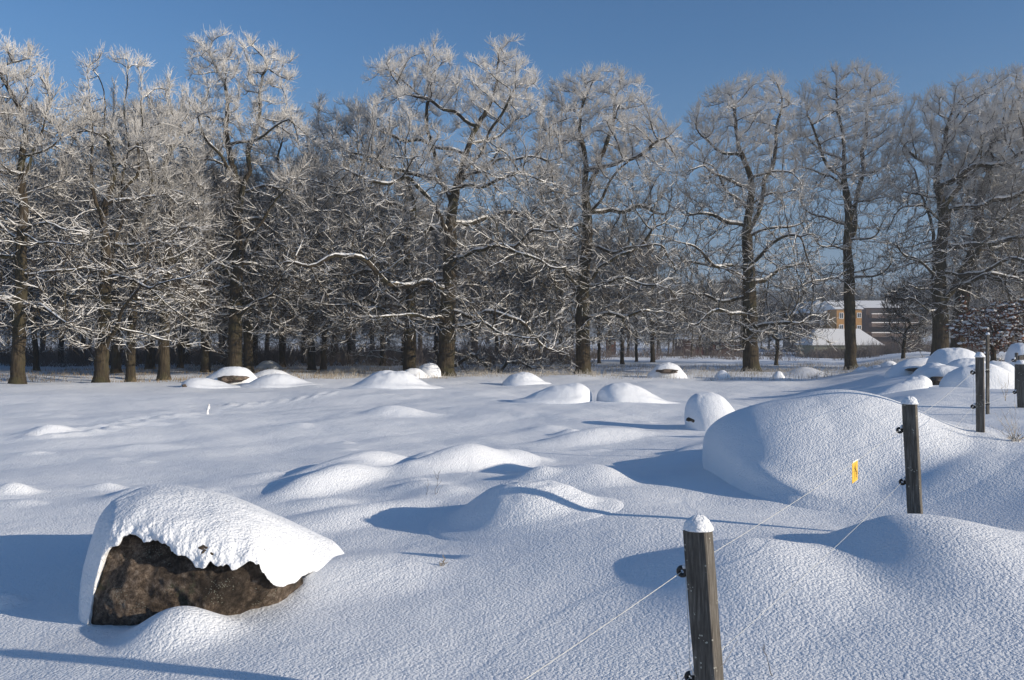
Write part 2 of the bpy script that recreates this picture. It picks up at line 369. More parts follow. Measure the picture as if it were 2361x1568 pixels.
stone("snow-capped rock with a wide dark bare face, right of the third oak trunk", 1541, 858, 42, 36, 22, hard=(.6, .8, .6, .95), dn=.5, rock=(1538, 856, .30, 26, 5, .5), d=46, seed=13)
stone("sharp-edged snow mound in the foreground, its right end bright", 1255, 1168, 155, 155, 82, world=(.06, 7.9, .60, .70, .7, .5, .28), hard=(.25, .2, .2, .05), seed=14, name="snow_mound", cat="snow mound", nt_=40, na=140, lump=.03, lean=.0)
# the heap on the right, behind the third post
stone("long snow-capped stone with a dark gap under it, left end of the stone heap", 2110, 852, 62, 60, 27, hard=(.8,) * 4, dn=.5, rock=(2125, 853, .55, 30, 5, .4), d=27, seed=20)
stone("pale-blue snow hump at the back left of the stone heap", 2150, 842, 30, 36, 22, hard=HS, d=29, seed=21)
stone("tallest snow dome on top of the stone heap", 2200, 868, 62, 62, 58, hard=HS, d=25.5, seed=22)
stone("snow dome in front of the tallest one, hidden partly by the third post", 2232, 872, 55, 56, 44, hard=HS, d=24, seed=23)
stone("smooth shaded snow hump at the left front of the stone heap", 2155, 890, 56, 60, 42, hard=(.7, .8, .5, .8), d=22.5, seed=24)
stone("long flat snow pillow over a dark hollow in the middle of the heap", 2182, 888, 66, 80, 44, hard=HS, under=118, d=21, rock=(2178, 879, .7, 46, 9, .5), seed=25)
stone("small oval snow cushion left of the dark hollow", 2112, 890, 34, 34, 24, hard=HS, d=20, seed=26)
stone("wide snow loaf with a bright right end, front left of the heap", 2090, 906, 76, 48, 28, hard=(1, .8, .3, .6), dn=.5, d=19, seed=27)
stone("largest snow pillow at the front of the heap, seen behind the thin stake", 2265, 912, 90, 98, 62, hard=(.3, .8, .9, .9), dn=.55, d=17, rock=(2202, 906, .85, 18, 6, .4), seed=28)
stone("rounded snow hump right of the thin stake", 2305, 858, 40, 42, 24, hard=(.6,) * 4, d=25, seed=29)
stone("snow hump at the right edge below the brown-leaved tree", 2352, 835, 30, 50, 44, hard=HS, d=36, seed=30)
for lb, a, b_, w, hh in (("tiny snow hump right of the fifth oak trunk, left of a pair", 1985, 852, 16, 8), ("tiny snow hump beside the left one of the pair", 2015, 853, 20, 9), ("small snow hump at the left foot of the stone heap", 2045, 850, 20, 13)):
    stone(lb, a, b_, w, w, hh, hard=(.6,) * 4, d=44, seed=a, name="snow_hump", cat="snow hump")
stone("snow mound leaning on the left twin oak trunk", 950, 868, 26, 34, 20, hard=(.6,) * 4, d=46, seed=31)
stone("tall snow-covered stone between the twin oak trunks", 990, 868, 30, 26, 30, hard=(.9,) * 4, d=48, seed=32)
for j, (a, b_, w, hh, lb) in enumerate(((1740 - 75, 848, 16, 12, "small snow hump left of the fourth oak trunk"), (1795, 855, 12, 10, "little snow hump right of the fourth oak trunk"), (620, 818, 26, 12, "low snow-covered log-like stone far among the trunks"), (1890, 872, 14, 6, "slight snow hump before the fifth oak trunk"))):
    stone(lb, a, b_, w, w, hh, hard=(.6,) * 4, d=60 if b_ < 840 else 46, seed=40 + j, name="snow_hump", cat="snow hump")

# ------------------------------------------------------------------ the big granite boulder
def hero():
    c = at(430, 1430, 5.9); c[2] = hz(c[0], c[1])
    e = empty("granite_boulder", c)
    tag(e, "big brown lichen-spotted boulder under a thick snow hood, left foreground", "boulder")
    pts = [(205, 1428, 5.42), (236, 1270, 5.50), (262, 1215, 5.56), (330, 1190, 5.56), (430, 1185, 5.56), (520, 1205, 5.52), (590, 1250, 5.44), (601, 1300, 5.36), (608, 1352, 5.42),
           (500, 1441, 5.36), (455, 1430, 5.27), (540, 1432, 5.42), (330, 1400, 5.30), (250, 1425, 5.34), (692, 1330, 5.93), (640, 1372, 5.66), (300, 1330, 5.33), (420, 1340, 5.28), (520, 1340, 5.26),
           (660, 1270, 6.2), (240, 1400, 6.6), (300, 1200, 6.8), (600, 1220, 7.0), (640, 1350, 6.9), (450, 1180, 7.0), (240, 1250, 6.3)]
    pts += [(698, 1345, 5.95), (650, 1395, 5.72), (205, 1480, 5.5), (500, 1490, 5.45), (620, 1430, 5.8)]
    bm = bmesh.new()
    for p_ in pts: bm.verts.new(at(*p_) - c)
    r = bmesh.ops.convex_hull(bm, input=bm.verts)
    bmesh.ops.delete(bm, geom=[g for g in r["geom_interior"] if isinstance(g, bmesh.types.BMVert)], context='VERTS')
    bmesh.ops.triangulate(bm, faces=bm.faces)
    for _ in range(6):
        es = [ed for ed in bm.edges if ed.calc_length() > .022]
        if not es: break
        bmesh.ops.subdivide_edges(bm, edges=es, cuts=1); bmesh.ops.triangulate(bm, faces=[f for f in bm.faces if len(f.verts) > 3])
        if _ == 2: bmesh.ops.smooth_vert(bm, verts=bm.verts, factor=.3, use_axis_x=True, use_axis_y=True, use_axis_z=True)
    bm.normal_update()
    for v in bm.verts:
        p_ = v.co
        v.co = p_ + v.normal * (.035 * mnoise.fractal(p_ * 3.2, 1, 2, 5) + .012 * mnoise.noise(p_ * 18))
    bm_obj("rock", bm, ROCK, e, True)
    # snow hood: rim curve -> ridge curve
    rim = [(176, 1408, 5.55, 0), (186, 1375, 5.46, 0), (206, 1330, 5.40, 0), (232, 1285, 5.38, 0), (250, 1264, 5.37, .0), (272, 1262, 5.36, .03), (283, 1236, 5.38, .06), (318, 1238, 5.36, .12), (350, 1246, 5.33, .18), (388, 1254, 5.30, .24), (412, 1274, 5.27, .30),
           (440, 1293, 5.25, .35), (468, 1312, 5.24, .40), (482, 1296, 5.24, .43), (505, 1302, 5.24, .47), (528, 1296, 5.25, .51), (548, 1312, 5.25, .55), (566, 1304, 5.26, .58), (598, 1300, 5.27, .62),
           (606, 1334, 5.31, .65), (640, 1348, 5.45, .70), (672, 1343, 5.64, .75), (706, 1328, 0, .82), (745, 1312, 0, .89), (800, 1290, 0, .97),
           (840, 1266, 7.25, 1.0), (680, 1215, 7.4, .8), (540, 1190, 7.5, .6), (420, 1185, 7.5, .4), (300, 1215, 7.2, .2), (225, 1300, 6.5, .05), (185, 1360, 6.0, 0)]
    ridge = [(283, 1150, 5.80), (335, 1126, 5.95), (400, 1122, 6.05), (470, 1130, 6.05), (540, 1150, 6.0), (610, 1186, 5.95), (680, 1220, 6.35), (745, 1245, 6.75), (830, 1268, 7.2)]
    R3 = np.array([at(a, b_, d or solve_d(a, b_)) for a, b_, d, s in rim]); S = np.array([s for *_, s in rim])
    G0 = np.array([at(*g) for g in ridge]); gs = np.linspace(0, 1, 241)
    kg = np.exp(-.5 * (np.arange(-60, 61) / 22.) ** 2); kg /= kg.sum(); G3 = []
    for k in range(3):
        q = np.interp(gs, np.linspace(0, 1, len(ridge)), G0[:, k]); G3.append(np.convolve(np.concatenate([2 * q[0] - q[60:0:-1], q, 2 * q[-1] - q[-2:-62:-1]]), kg, 'valid'))
    G3 = np.array(G3).T
    nu, nv = 560, 70
    u = np.arange(nu) / nu * len(rim); i0 = np.floor(u).astype(int); f = (u - i0)
    f = f * f * (3 - 2 * f) * .35 + f * .65
    A_, B_ = i0 % len(rim), (i0 + 1) % len(rim)
    R = R3[A_] * (1 - f)[:, None] + R3[B_] * f[:, None]; s = S[A_] * (1 - f) + S[B_] * f
    Tt = np.stack([np.interp(s, gs, G3[:, k]) for k in range(3)], -1)
    front = sstep(u, 3.5, 5) * (1 - sstep(u, 22, 24))
    Rraw, kk = R.copy(), np.exp(-.5 * (np.arange(-42, 43) / 15.) ** 2); kk /= kk.sum()
    cs_ = lambda q: np.convolve(np.concatenate([q[-42:], q, q[:42]]), kk, 'valid')
    jag = np.array([mnoise.fractal(Vector((p_[0] * 10, p_[2] * 9, 1.7)), 1, 2, 4) for p_ in R])
    jv = np.stack([.010 * jag, 0 * jag, .035 * jag * front], -1)
    gz = H(R[:, 0], R[:, 1]); back = 1 - sstep(u, 1.5, 3) * (1 - sstep(u, 22.3, 23.3)); R[:, 2] = R[:, 2] * (1 - back) + (gz - .05) * back
    Rs = np.stack([cs_(R[:, k]) for k in range(3)], -1); k3 = np.exp(-.5 * (np.arange(-42, 43) / 3.5) ** 2); k3 /= k3.sum(); jv += np.stack([np.convolve(np.concatenate([R[-42:, k], R[:, k], R[:42, k]]), k3, 'valid') for k in range(3)], -1) - Rs; R = Rs; s = cs_(s); Tt = np.stack([np.interp(s, gs, G3[:, k]) for k in range(3)], -1)
    v = np.linspace(0, 1, nv); cv = 1 - np.cos(v * PI / 2); sv = np.sin(v * PI / 2) ** .93
    D = Tt - R
    P = np.empty((nv + 2, nu, 3))
    P[2:, :, :2] = R[None, :, :2] + D[None, :, :2] * cv[:, None, None]
    P[2:, :, 2] = R[None, :, 2] + D[None, :, 2] * sv[:, None]
    ctr = R.mean(0); inn = nrm(np.concatenate([Tt[:, :2] - R[:, :2], np.zeros((nu, 1))], 1))
    P[2:] += jv[None] * ((1 - v) ** 5)[:, None, None]
    P[1] = R + jv + inn * .05 + np.array([0, 0, -.012]); P[0] = R + jv + inn * .30 + np.array([0, 0, .02])
    flat = P[2:].reshape(-1, 3)
    vv = np.repeat(v, nu); ff = np.tile(front, nv)
    n1 = np.array([mnoise.fractal(Vector(p_ * 6.5), .9, 2.1, 4) for p_ in flat]); n2 = np.array([mnoise.noise(Vector(p_ * 2.3)) for p_ in flat])
    amp = .006 + .030 * ff * np.exp(-((vv - .12) / .22) ** 2)
    out = np.repeat(-inn[None], nv, 0).reshape(-1, 3) * (1 - vv)[:, None] + np.array([0, 0, 1.]) * vv[:, None]
    flat = flat + out * (amp * n1 + .035 * n2 * np.sin(vv * PI))[:, None]
    P[2:] = flat.reshape(nv, nu, 3)
    P[:, :, 2] -= (.16 * sstep(s, .90, 1.0))[None]
    V = P.reshape(-1, 3) - c
    i = np.arange(nv + 1)[:, None] * nu; j = np.arange(nu)[None]; j2 = (j + 1) % nu
    mesh("snow_hood", V, np.stack([i + j, i + j2, i + nu + j2, i + nu + j], -1).reshape(-1, 4), SNOWCAP, e)
    # bare stone showing through the hood
    for k, (px, py, d, wx, wz) in enumerate(((487, 1264, 5.37, 30, 18), (440, 1228, 5.47, 9, 4))):
        bm_obj("rock_knob", rock_lump(at(px, py, d) - c, wx * d / F, .12, wz * d / F, 3 + k, 5), ROCK, e, True)
hero()

# ------------------------------------------------------------------ fence
POSTS = []
def fence_post(label, top_px, top_py, d, lean, fw=.094, h=1.75, ins=(), rot=-33, ins_snow=True):
    rot = -33
    t = at(top_px, top_py, d); h = float(t[2]) - hz(t[0] + lean, t[1]); bot = np.array([t[0] + lean * h, t[1], t[2] - h])
    e = empty("fence_post", (float(bot[0]), float(bot[1]), hz(bot[0], bot[1]) - .0), math.radians(rot))
    tag(e, label, "fence post", "posts of the wire fence")
    hh = t[2] - e.location.z
    bm = bmesh.new(); w = fw / 2; segs = 14; low = -.5
    ca, sa = math.cos(math.radians(-rot)), math.sin(math.radians(-rot))
    L = lambda z: (-(lean * (z)) * ca, -(lean * z) * sa)
    rings = []
    for k in range(segs + 1):
        z = low + (hh - low) * k / segs; ox, oy = L(z); r = []
        for (sx, sy) in ((-1, -.9), (-.92, -1), (.92, -1), (1, -.9), (1, .9), (.92, 1), (-.92, 1), (-1, .9)):
            j = .0022 * mnoise.noise(Vector((sx * 3, sy * 3, z * 5 + d)))
            r.append(bm.verts.new((ox + sx * w + j, oy + sy * w * .95 + j, z)))
        rings.append(r)
    for a, b_ in zip(rings, rings[1:]):
        for k in range(8): bm.faces.new((a[k], a[(k + 1) % 8], b_[(k + 1) % 8], b_[k]))
    bm.faces.new(rings[-1])
    bm_obj("wooden_post", bm, POST, e)
    bm = bmesh.new(); bmesh.ops.create_icosphere(bm, subdivisions=4, radius=1)
    ox, oy = L(hh)
    for v in bm.verts:
        p_ = v.co.copy(); n = 1 + .10 * mnoise.noise(p_ * 1.8 + Vector((d, 0, 0))) + .05 * mnoise.noise(p_ * 6)
        m_ = max(abs(p_.x), abs(p_.y)); sq = 1 + .12 * (1 - abs(p_.z))
        zz = p_.z * (.056 if p_.z > 0 else .006)
        v.co = Vector((ox + p_.x * w * 1.17 * n * sq, oy + p_.y * w * 1.15 * n * sq, hh + .004 + zz * n))
    bm_obj("snow_cap", bm, SNOW, e, True)
    # insulators stand off the side facing left
    import mathutils
    for (iy) in ins:
        z = CAMZ - (iy - CY) / F * d - e.location.z; ox, oy = L(z)
        tilt = math.radians(-30 - rot * 0)
        bm = bmesh.new(); R_, r_ = .016, .0095; nu, nv = 20, 10
        cx = ox - w - .028
        grid = []
        for i in range(nu):
            a = 2 * PI * i / nu; row = []
            for j in range(nv):
                b_ = 2 * PI * j / nv
                row.append(bm.verts.new((cx + (R_ + r_ * math.cos(b_)) * math.cos(a), oy - .012 + r_ * 1.4 * math.sin(b_), z + (R_ + r_ * math.cos(b_)) * math.sin(a))))
            grid.append(row)
        for i in range(nu):
            for j in range(nv): bm.faces.new((grid[i][j], grid[(i + 1) % nu][j], grid[(i + 1) % nu][(j + 1) % nv], grid[i][(j + 1) % nv]))
        bmesh.ops.create_cone(bm, cap_ends=True, segments=10, radius1=.0105, radius2=.008, depth=.022, matrix=mathutils.Matrix.Translation((ox - w - .006, oy - .012, z - .006)) @ mathutils.Matrix.Rotation(PI / 2, 4, 'Y'))
        io = bm_obj("insulator", bm, BLACKP, e, True)
        if ins_snow:
            bm = bmesh.new(); bmesh.ops.create_icosphere(bm, subdivisions=3, radius=1)
            for v in bm.verts:
                p_ = v.co.copy(); f = 1 + .2 * mnoise.noise(p_ * 2 + Vector((d, 1, 2)))
                v.co = Vector((ox - w - .014 + p_.x * .014 * f, oy - .012 + p_.y * .016 * f, z + .024 + p_.z * .016 * f + p_.x * .009))
            bm_obj("snow_clump", bm, SNOWCAP, io, True)
    POSTS.append((e, ins))
    cr, sr = math.cos(math.radians(rot)), math.sin(math.radians(rot)); out = []
    for iy in ins:
        z = CAMZ - (iy - CY) / F * d - e.location.z; ox, oy = L(z); lx, ly = ox - w - .028, oy - .012
        out.append(np.array([e.location.x + lx * cr - ly * sr, e.location.y + lx * sr + ly * cr, z + e.location.z]))
    return out
w1 = fence_post("nearest fence post, large grey weathered wood with snow cap and lit right face", 1609, 1222, 3.5, .075, ins=(1322, 1568))
w2 = fence_post("second fence post, standing in front of the large buried boulder", 2097, 932, 6.4, .052, ins=(993, 1113))
w3 = fence_post("third fence post, dark wood with a thin stake close behind it", 2259, 824, 9.3, .01, .080, 1.6, ins=(859, 938))
w4 = fence_post("farthest fence post at the right edge of the picture", 2353, 840, 12.2, .04, .115, 1.3, ins=(831, 905))
# thin stake
d = 11.5; t = at(2277, 772, d); g = hz(t[0], t[1])
e = empty("fence_stake", (t[0], t[1], g)); tag(e, "tall thin wooden stake just behind the third fence post", "stake")
bm = bmesh.new(); box(bm, -.018, .018, -.018, .018, -.4, t[2] - g)
for v in bm.verts:
    if v.co.z > 0: v.co.x -= .0
bmesh.ops.bevel(bm, geom=list(bm.edges), offset=.003, affect='EDGES'); bm_obj("stake_shaft", bm, POST, e)
bm_obj("snow_cap", rock_lump((0, 0, t[2] - g + .012), .026, .026, .018, 5, 3), SNOWCAP, e, True)
for zy in (857, 932):
    z = CAMZ - (zy - CY) / F * d - g; bm = bmesh.new(); bmesh.ops.create_cone(bm, cap_ends=True, segments=12, radius1=.028, radius2=.028, depth=.014); bmesh.ops.translate(bm, verts=bm.verts, vec=(0, 0, z)); bm_obj("wire_clip", bm, BLACKP, e)
# gate rail just reaching into the frame
t = at(2366, 822, 14.0); e = empty("fence_rail", tuple(t)); tag(e, "short dark wooden rail end behind the farthest post, with snow on top", "fence rail")
bm = bmesh.new(); box(bm, -.14, .9, -.04, .04, -.05, .03)
for v in bm.verts: v.co.z += .12 * v.co.x
bmesh.ops.bevel(bm, geom=list(bm.edges), offset=.006, affect='EDGES'); bm_obj("rail_bar", bm, POST, e)
bm = bmesh.new(); box(bm, -.17, -.142, -.03, .03, -1.3, .06); bmesh.ops.bevel(bm, geom=list(bm.edges), offset=.004, affect='EDGES'); bm_obj("rail_post", bm, POST, e)
# wires
def wire(label, pts, r=.0016, sag=.02):
    out = []
    for a, b_ in zip(pts, pts[1:]):
        n = 24; t = np.linspace(0, 1, n, endpoint=False)[:, None]
        seg = a * (1 - t) + b_ * t; seg[:, 2] -= sag * 4 * (t * (1 - t))[:, 0]; out.append(seg)
    P = np.concatenate(out + [np.array(pts[-1])[None]])
    ph = np.cumsum(np.r_[0, np.linalg.norm(np.diff(P, axis=0), axis=1)])
    V, Q = polytube(P, r, 5); o = P[0].copy()
    tag(mesh("fence_wire", V - o, Q, WIRE, loc=tuple(o)), label, "fence wire", "electric fence wires")
off = w1[0] + (w1[0] - w2[0]) * .9
wire("upper pale fence wire running through the top insulators of the posts", [off, w1[0], w2[0], w3[0], w4[0], w4[0] + np.array([2.1, 2.9, 0])])
wire("lower pale fence wire running through the bottom insulators of the posts", [w1[1] + (w1[1] - w2[1]) * .9, w1[1], w2[1], w3[1], w4[1], w4[1] + np.array([2.1, 2.9, 0])], .0014)
for k, (w, nm) in enumerate(((w1, "nearest"), (w2, "second"), (w3, "third"), (w4, "farthest"))):
    a, b_ = w; P = np.array([a + np.array([.012, 0, .0]), (a + b_) / 2 + np.array([.006, -.004, 0]), b_, b_ + np.array([-.004, 0, -.16])])
    V, Q = polytube(P, .0012, 4); o = P[0]
    tag(mesh("link_wire", V - o, Q, WIRE, loc=tuple(o)), "thin vertical link wire beside the %s fence post" % nm, "link wire", "vertical link wires")
# yellow warning tag
tt = .345
a = w1[0] * (1 - tt) + w2[0] * tt
px_of = lambda p_: CX + F * p_[0] / p_[1]
tl = [(abs(px_of(w1[0] * (1 - s) + w2[0] * s) - 1971), s) for s in np.linspace(.1, .95, 400)]
s = min(tl)[1]; a = w1[0] * (1 - s) + w2[0] * s; a[2] -= .02 * 4 * s * (1 - s)
fd = nrm((w2[0] - w1[0])[None])[0]; ang = math.atan2(fd[1], fd[0])
e = empty("warning_tag", tuple(a), ang); tag(e, "small yellow warning tag with black symbol hanging on the upper fence wire", "warning sign")
sl_ = fd[2] / math.hypot(fd[0], fd[1])
bm = bmesh.new(); W, Hh = .060, .125
box(bm, -W, W, -.0012, .0012, -Hh, .004)
for v in bm.verts: v.co.z += v.co.x * sl_
bmesh.ops.bevel(bm, geom=list(bm.edges), offset=.0005, affect='EDGES'); bm_obj("tag_plate", bm, YELLOW, e)
bm = bmesh.new()
def stroke(x0, z0, x1, z1, w):
    dx, dz = x1 - x0, z1 - z0; l = math.hypot(dx, dz); nx_, nz_ = -dz / l * w, dx / l * w
    for yy, s_ in ((.0016, 1), (-.0016, -1)):
        vs = [bm.verts.new((x, yy, z + x * sl_)) for x, z in ((x0 + nx_, z0 + nz_), (x1 + nx_ * .3, z1 + nz_ * .3), (x1 - nx_ * .3, z1 - nz_ * .3), (x0 - nx_, z0 - nz_))]
        bm.faces.new(vs)
for q in ((-.055, -.055, .055, -.048, .0012), (0, -.05, -.012, -.018, .005), (.003, -.05, .014, -.014, .005), (0, -.052, -.022, -.03, .003), (.008, -.062, .012, -.045, .006),
          (-.006, -.055, -.012, -.112, .0035), (.002, -.055, -.002, -.108, .002), (.03, -.062, .03, -.1, .004), (.040, -.062, .040, -.1, .004), (.026, -.062, .046, -.062, .003), (.026, -.08, .046, -.08, .003), (.026, -.1, .046, -.1, .003)):
    stroke(*q)
bm_obj("printed_symbol", bm, INK, e)
bm = bmesh.new(); box(bm, -W, W, -.004, .004, .0045, .011)
for v in bm.verts: v.co.z += v.co.x * sl_ + .002 * math.sin(v.co.x * 90)
bm_obj("snow_strip", bm, BSNOW, e)

# ------------------------------------------------------------------ dead stems in the snow
def sprig(name, label, base, stems, material, rad=.0022, cat="dry plant", tufts=0):
    rg = np.random.default_rng(len(label)); parts = []
    for (dx, dz, kinks) in stems:
        n = 9; t = np.linspace(0, 1, n); P = np.stack([dx * t ** 1.3, .1 * dz * (t ** 2) * rg.uniform(-1, 1), dz * t], -1); P[1:] += rg.normal(0, .004 + .02 * dz * .15, (n - 1, 3))
        parts.append(polytube(P, np.linspace(rad, rad * .45, n), 5))
        for k in range(kinks):
            i = rg.integers(3, n - 1); q = P[i]; l = dz * rg.uniform(.12, .3); a = rg.uniform(0, 2 * PI)
            parts.append(polytube([q, q + np.array([math.cos(a) * .5, math.sin(a) * .5, .5]) * l, q + np.array([math.cos(a) * .8, math.sin(a) * .8, 1.05]) * l], [rad * .6, rad * .5, rad * .3], 4))
    V, Q = merge(parts); o = mesh(name, V, Q, material, loc=tuple(base)); return tag(o, label, cat)
def gp(px, py):
    d = solve_d(px, py); p_ = at(px, py, d); p_[2] = hz(p_[0], p_[1]) - .02; return p_
sprig("dead_weed", "leaning thin dead stem with twigs, left of the central mound", gp(1003, 1140), [(.05, .27, 6), (.09, .12, 1)], STEM)
sprig("dead_weed", "short dead stem just left of the taller leaning one", gp(984, 1142), [(.01, .19, 2)], STEM)
sprig("dry_weed", "tiny frosted weed poking out in the middle foreground", gp(1018, 1305), [(.03, .085, 5), (-.02, .05, 4), (.01, .055, 5), (.045, .05, 2)], STRAW, .0035)
sprig("dead_weed", "bare kinked stem in the bottom right foreground", gp(1783, 1558), [(-.055, .15, 3)], STEM, .0022)
pb = w1[1] + np.array([.045, -.02, -.25])
sprig("grass_straw", "pale dry straw standing against the nearest fence post", pb, [(-.02, .62, 4), (-.04, .2, 2)], FSTRAW, .0022)
sprig("grass_straw", "curved grey straw tuft at the foot of the nearest post", pb + np.array([-.02, 0, .05]), [(-.1, .25, 2), (-.05, .2, 2), (-.12, .22, 1)], STEM, .002)
b3 = gp(2240, 995)
b3[1] = 8.9; b3[2] = hz(b3[0], b3[1]) - .02
sprig("dry_grass_tuft", "frosted straw tuft leaning beside the third fence post", b3, [(-.22, .32, 3), (-.15, .36, 3), (-.10, .28, 2), (-.05, .36, 2), (.03, .40, 3), (-.28, .20, 2), (-.02, .22, 2), (-.18, .25, 3), (.05, .18, 2)], FSTRAW, .003)
b3b = b3 + np.array([-.02, -.05, 0])
sprig("withered_tuft", "crumpled pale withered clump low beside the third fence post", b3b, [(-.10 + .03 * k, .07 + .015 * (k % 3), 7) for k in range(9)], FSTRAW, .006)
sprig("dead_weed", "two thin straws in front of the farthest fence post", gp(2318, 925), [(.08, .45, 1), (-.12, .40, 1), (.0, .3, 1)], STRAW, .003)
sprig("snow_crusted_stub", "tiny snow-crusted stub upright in the left field", gp(477, 955), [(.06, .28, 3)], BSNOW, .035, "stub")

# dry grass along the wood's edge and undergrowth
def blades(name, label, n, xr, yr, hr, material, seed, wd=.010, spread=.25, clump=9):
    rg = np.random.default_rng(seed); m_ = n // clump
    cx = rg.uniform(*xr, m_); cy = rg.uniform(*yr, m_)
    x = np.repeat(cx, clump) + rg.normal(0, .35, m_ * clump); y = np.repeat(cy, clump) + rg.normal(0, .35, m_ * clump)
    z = H(x, y) - .03; h = rg.uniform(*hr, len(x)) * np.repeat(rg.uniform(.35, 1.1, m_), clump); P0 = np.stack([x, y, z], -1)
    D = nrm(np.stack([rg.normal(0, spread, len(x)), rg.normal(0, spread, len(x)), np.ones(len(x))], -1))
    P1 = P0 + D * h[:, None] * .6; D2 = nrm(D + rg.normal(0, .35, D.shape)); P2 = P1 + D2 * h[:, None] * .4
    w = np.full(len(x), wd)
    V, Q = merge([tubes(P0, P1, w, w * .8, D, D, 3), tubes(P1, P2, w * .8, w * .3, D, D2, 3)])
    tag(mesh(name, V, Q, material), label, "grass" if "grass" in name else "undergrowth", kind="stuff")
blades("dry_grass", "thin strip of frosted dry grass along the edge of the wood", 9000, (-12, 24), (44, 66), (.15, .45), FSTRAW, 1)
blades("grass_fringe", "sparse dry grass under the left oaks", 3500, (-30, -8), (40, 60), (.12, .35), STRAW, 2)
blades("undergrowth", "tangled dark brushwood between the trunks on the left", 16000, (-55, 6), (64, 100), (.6, 3.0), BRUSH, 6, .018, .5, 14)
blades("undergrowth", "low grey frosted hedge before the pale house", 9000, (36, 54), (98, 108), (.8, 2.1), BRUSH, 8, .014, .5, 14)
blades("undergrowth", "grey leafless brushwood at the back of the wood", 15000, (-75, 75), (86, 150), (.4, 2.6), BRUSH, 3, .02, .45, 14)

# ------------------------------------------------------------------ trees
def grow(P, par, att, step, kill, infl, rg, maxit=140, wob=.32, up=.04):
    P = np.asarray(P, float); par = list(par); N0 = len(P)
    pos = np.empty((40000, 3)); pos[:N0] = P; n = N0
    bd = np.full(len(att), 1e9); bi = np.zeros(len(att), int)
    def upd(a, b_):
        for s in range(a, b_, 400):
            e_ = min(s + 400, b_)
            dd = ((att[:, None] - pos[None, s:e_]) ** 2).sum(-1); m_ = dd.argmin(1); dm = dd[np.arange(len(att)), m_]
            k = dm < bd; bd[k] = dm[k]; bi[k] = m_[k] + s
    upd(0, n); kids = np.zeros(40000, int)
    for it in range(maxit):
        act = (bd < infl ** 2) & (kids[bi] < 4)
        if act.sum() < 12: break
        src = bi[act]; v = nrm(att[act] - pos[src])
        acc = np.zeros((n, 3)); np.add.at(acc, src, v); us = np.unique(src)
        dirs = nrm(acc[us]) + rg.normal(0, wob, (len(us), 3)) + np.array([0, 0, up])
        new = pos[us] + nrm(dirs) * step
        m_ = len(new)
        if n + m_ >= 39000: break
        pos[n:n + m_] = new; par.extend(us.tolist()); kids[us] += 1
        n0 = n; n += m_; upd(n0, n)
        keep = bd > kill ** 2
        att = att[keep]; bd = bd[keep]; bi = bi[keep]
        if len(att) < 8: break
    return pos[:n].copy(), np.array(par)
def inside(poly, x, y):
    c = np.zeros(len(x), bool); j = len(poly) - 1
    for i in range(len(poly)):
        xi, yi = poly[i]; xj, yj = poly[j]
        hit = ((yi > y) != (yj > y)) & (x < (xj - xi) * (y - yi) / (yj - yi + 1e-9) + xi); c ^= hit; j = i
    return c
def resample(pts, step):
    P = np.asarray(pts, float); L = np.r_[0, np.cumsum(np.linalg.norm(np.diff(P, axis=0), axis=1))]
    n = max(2, int(L[-1] / step)); t = np.linspace(0, L[-1], n)
    return np.stack([np.interp(t, L, P[:, k]) for k in range(3)], -1)
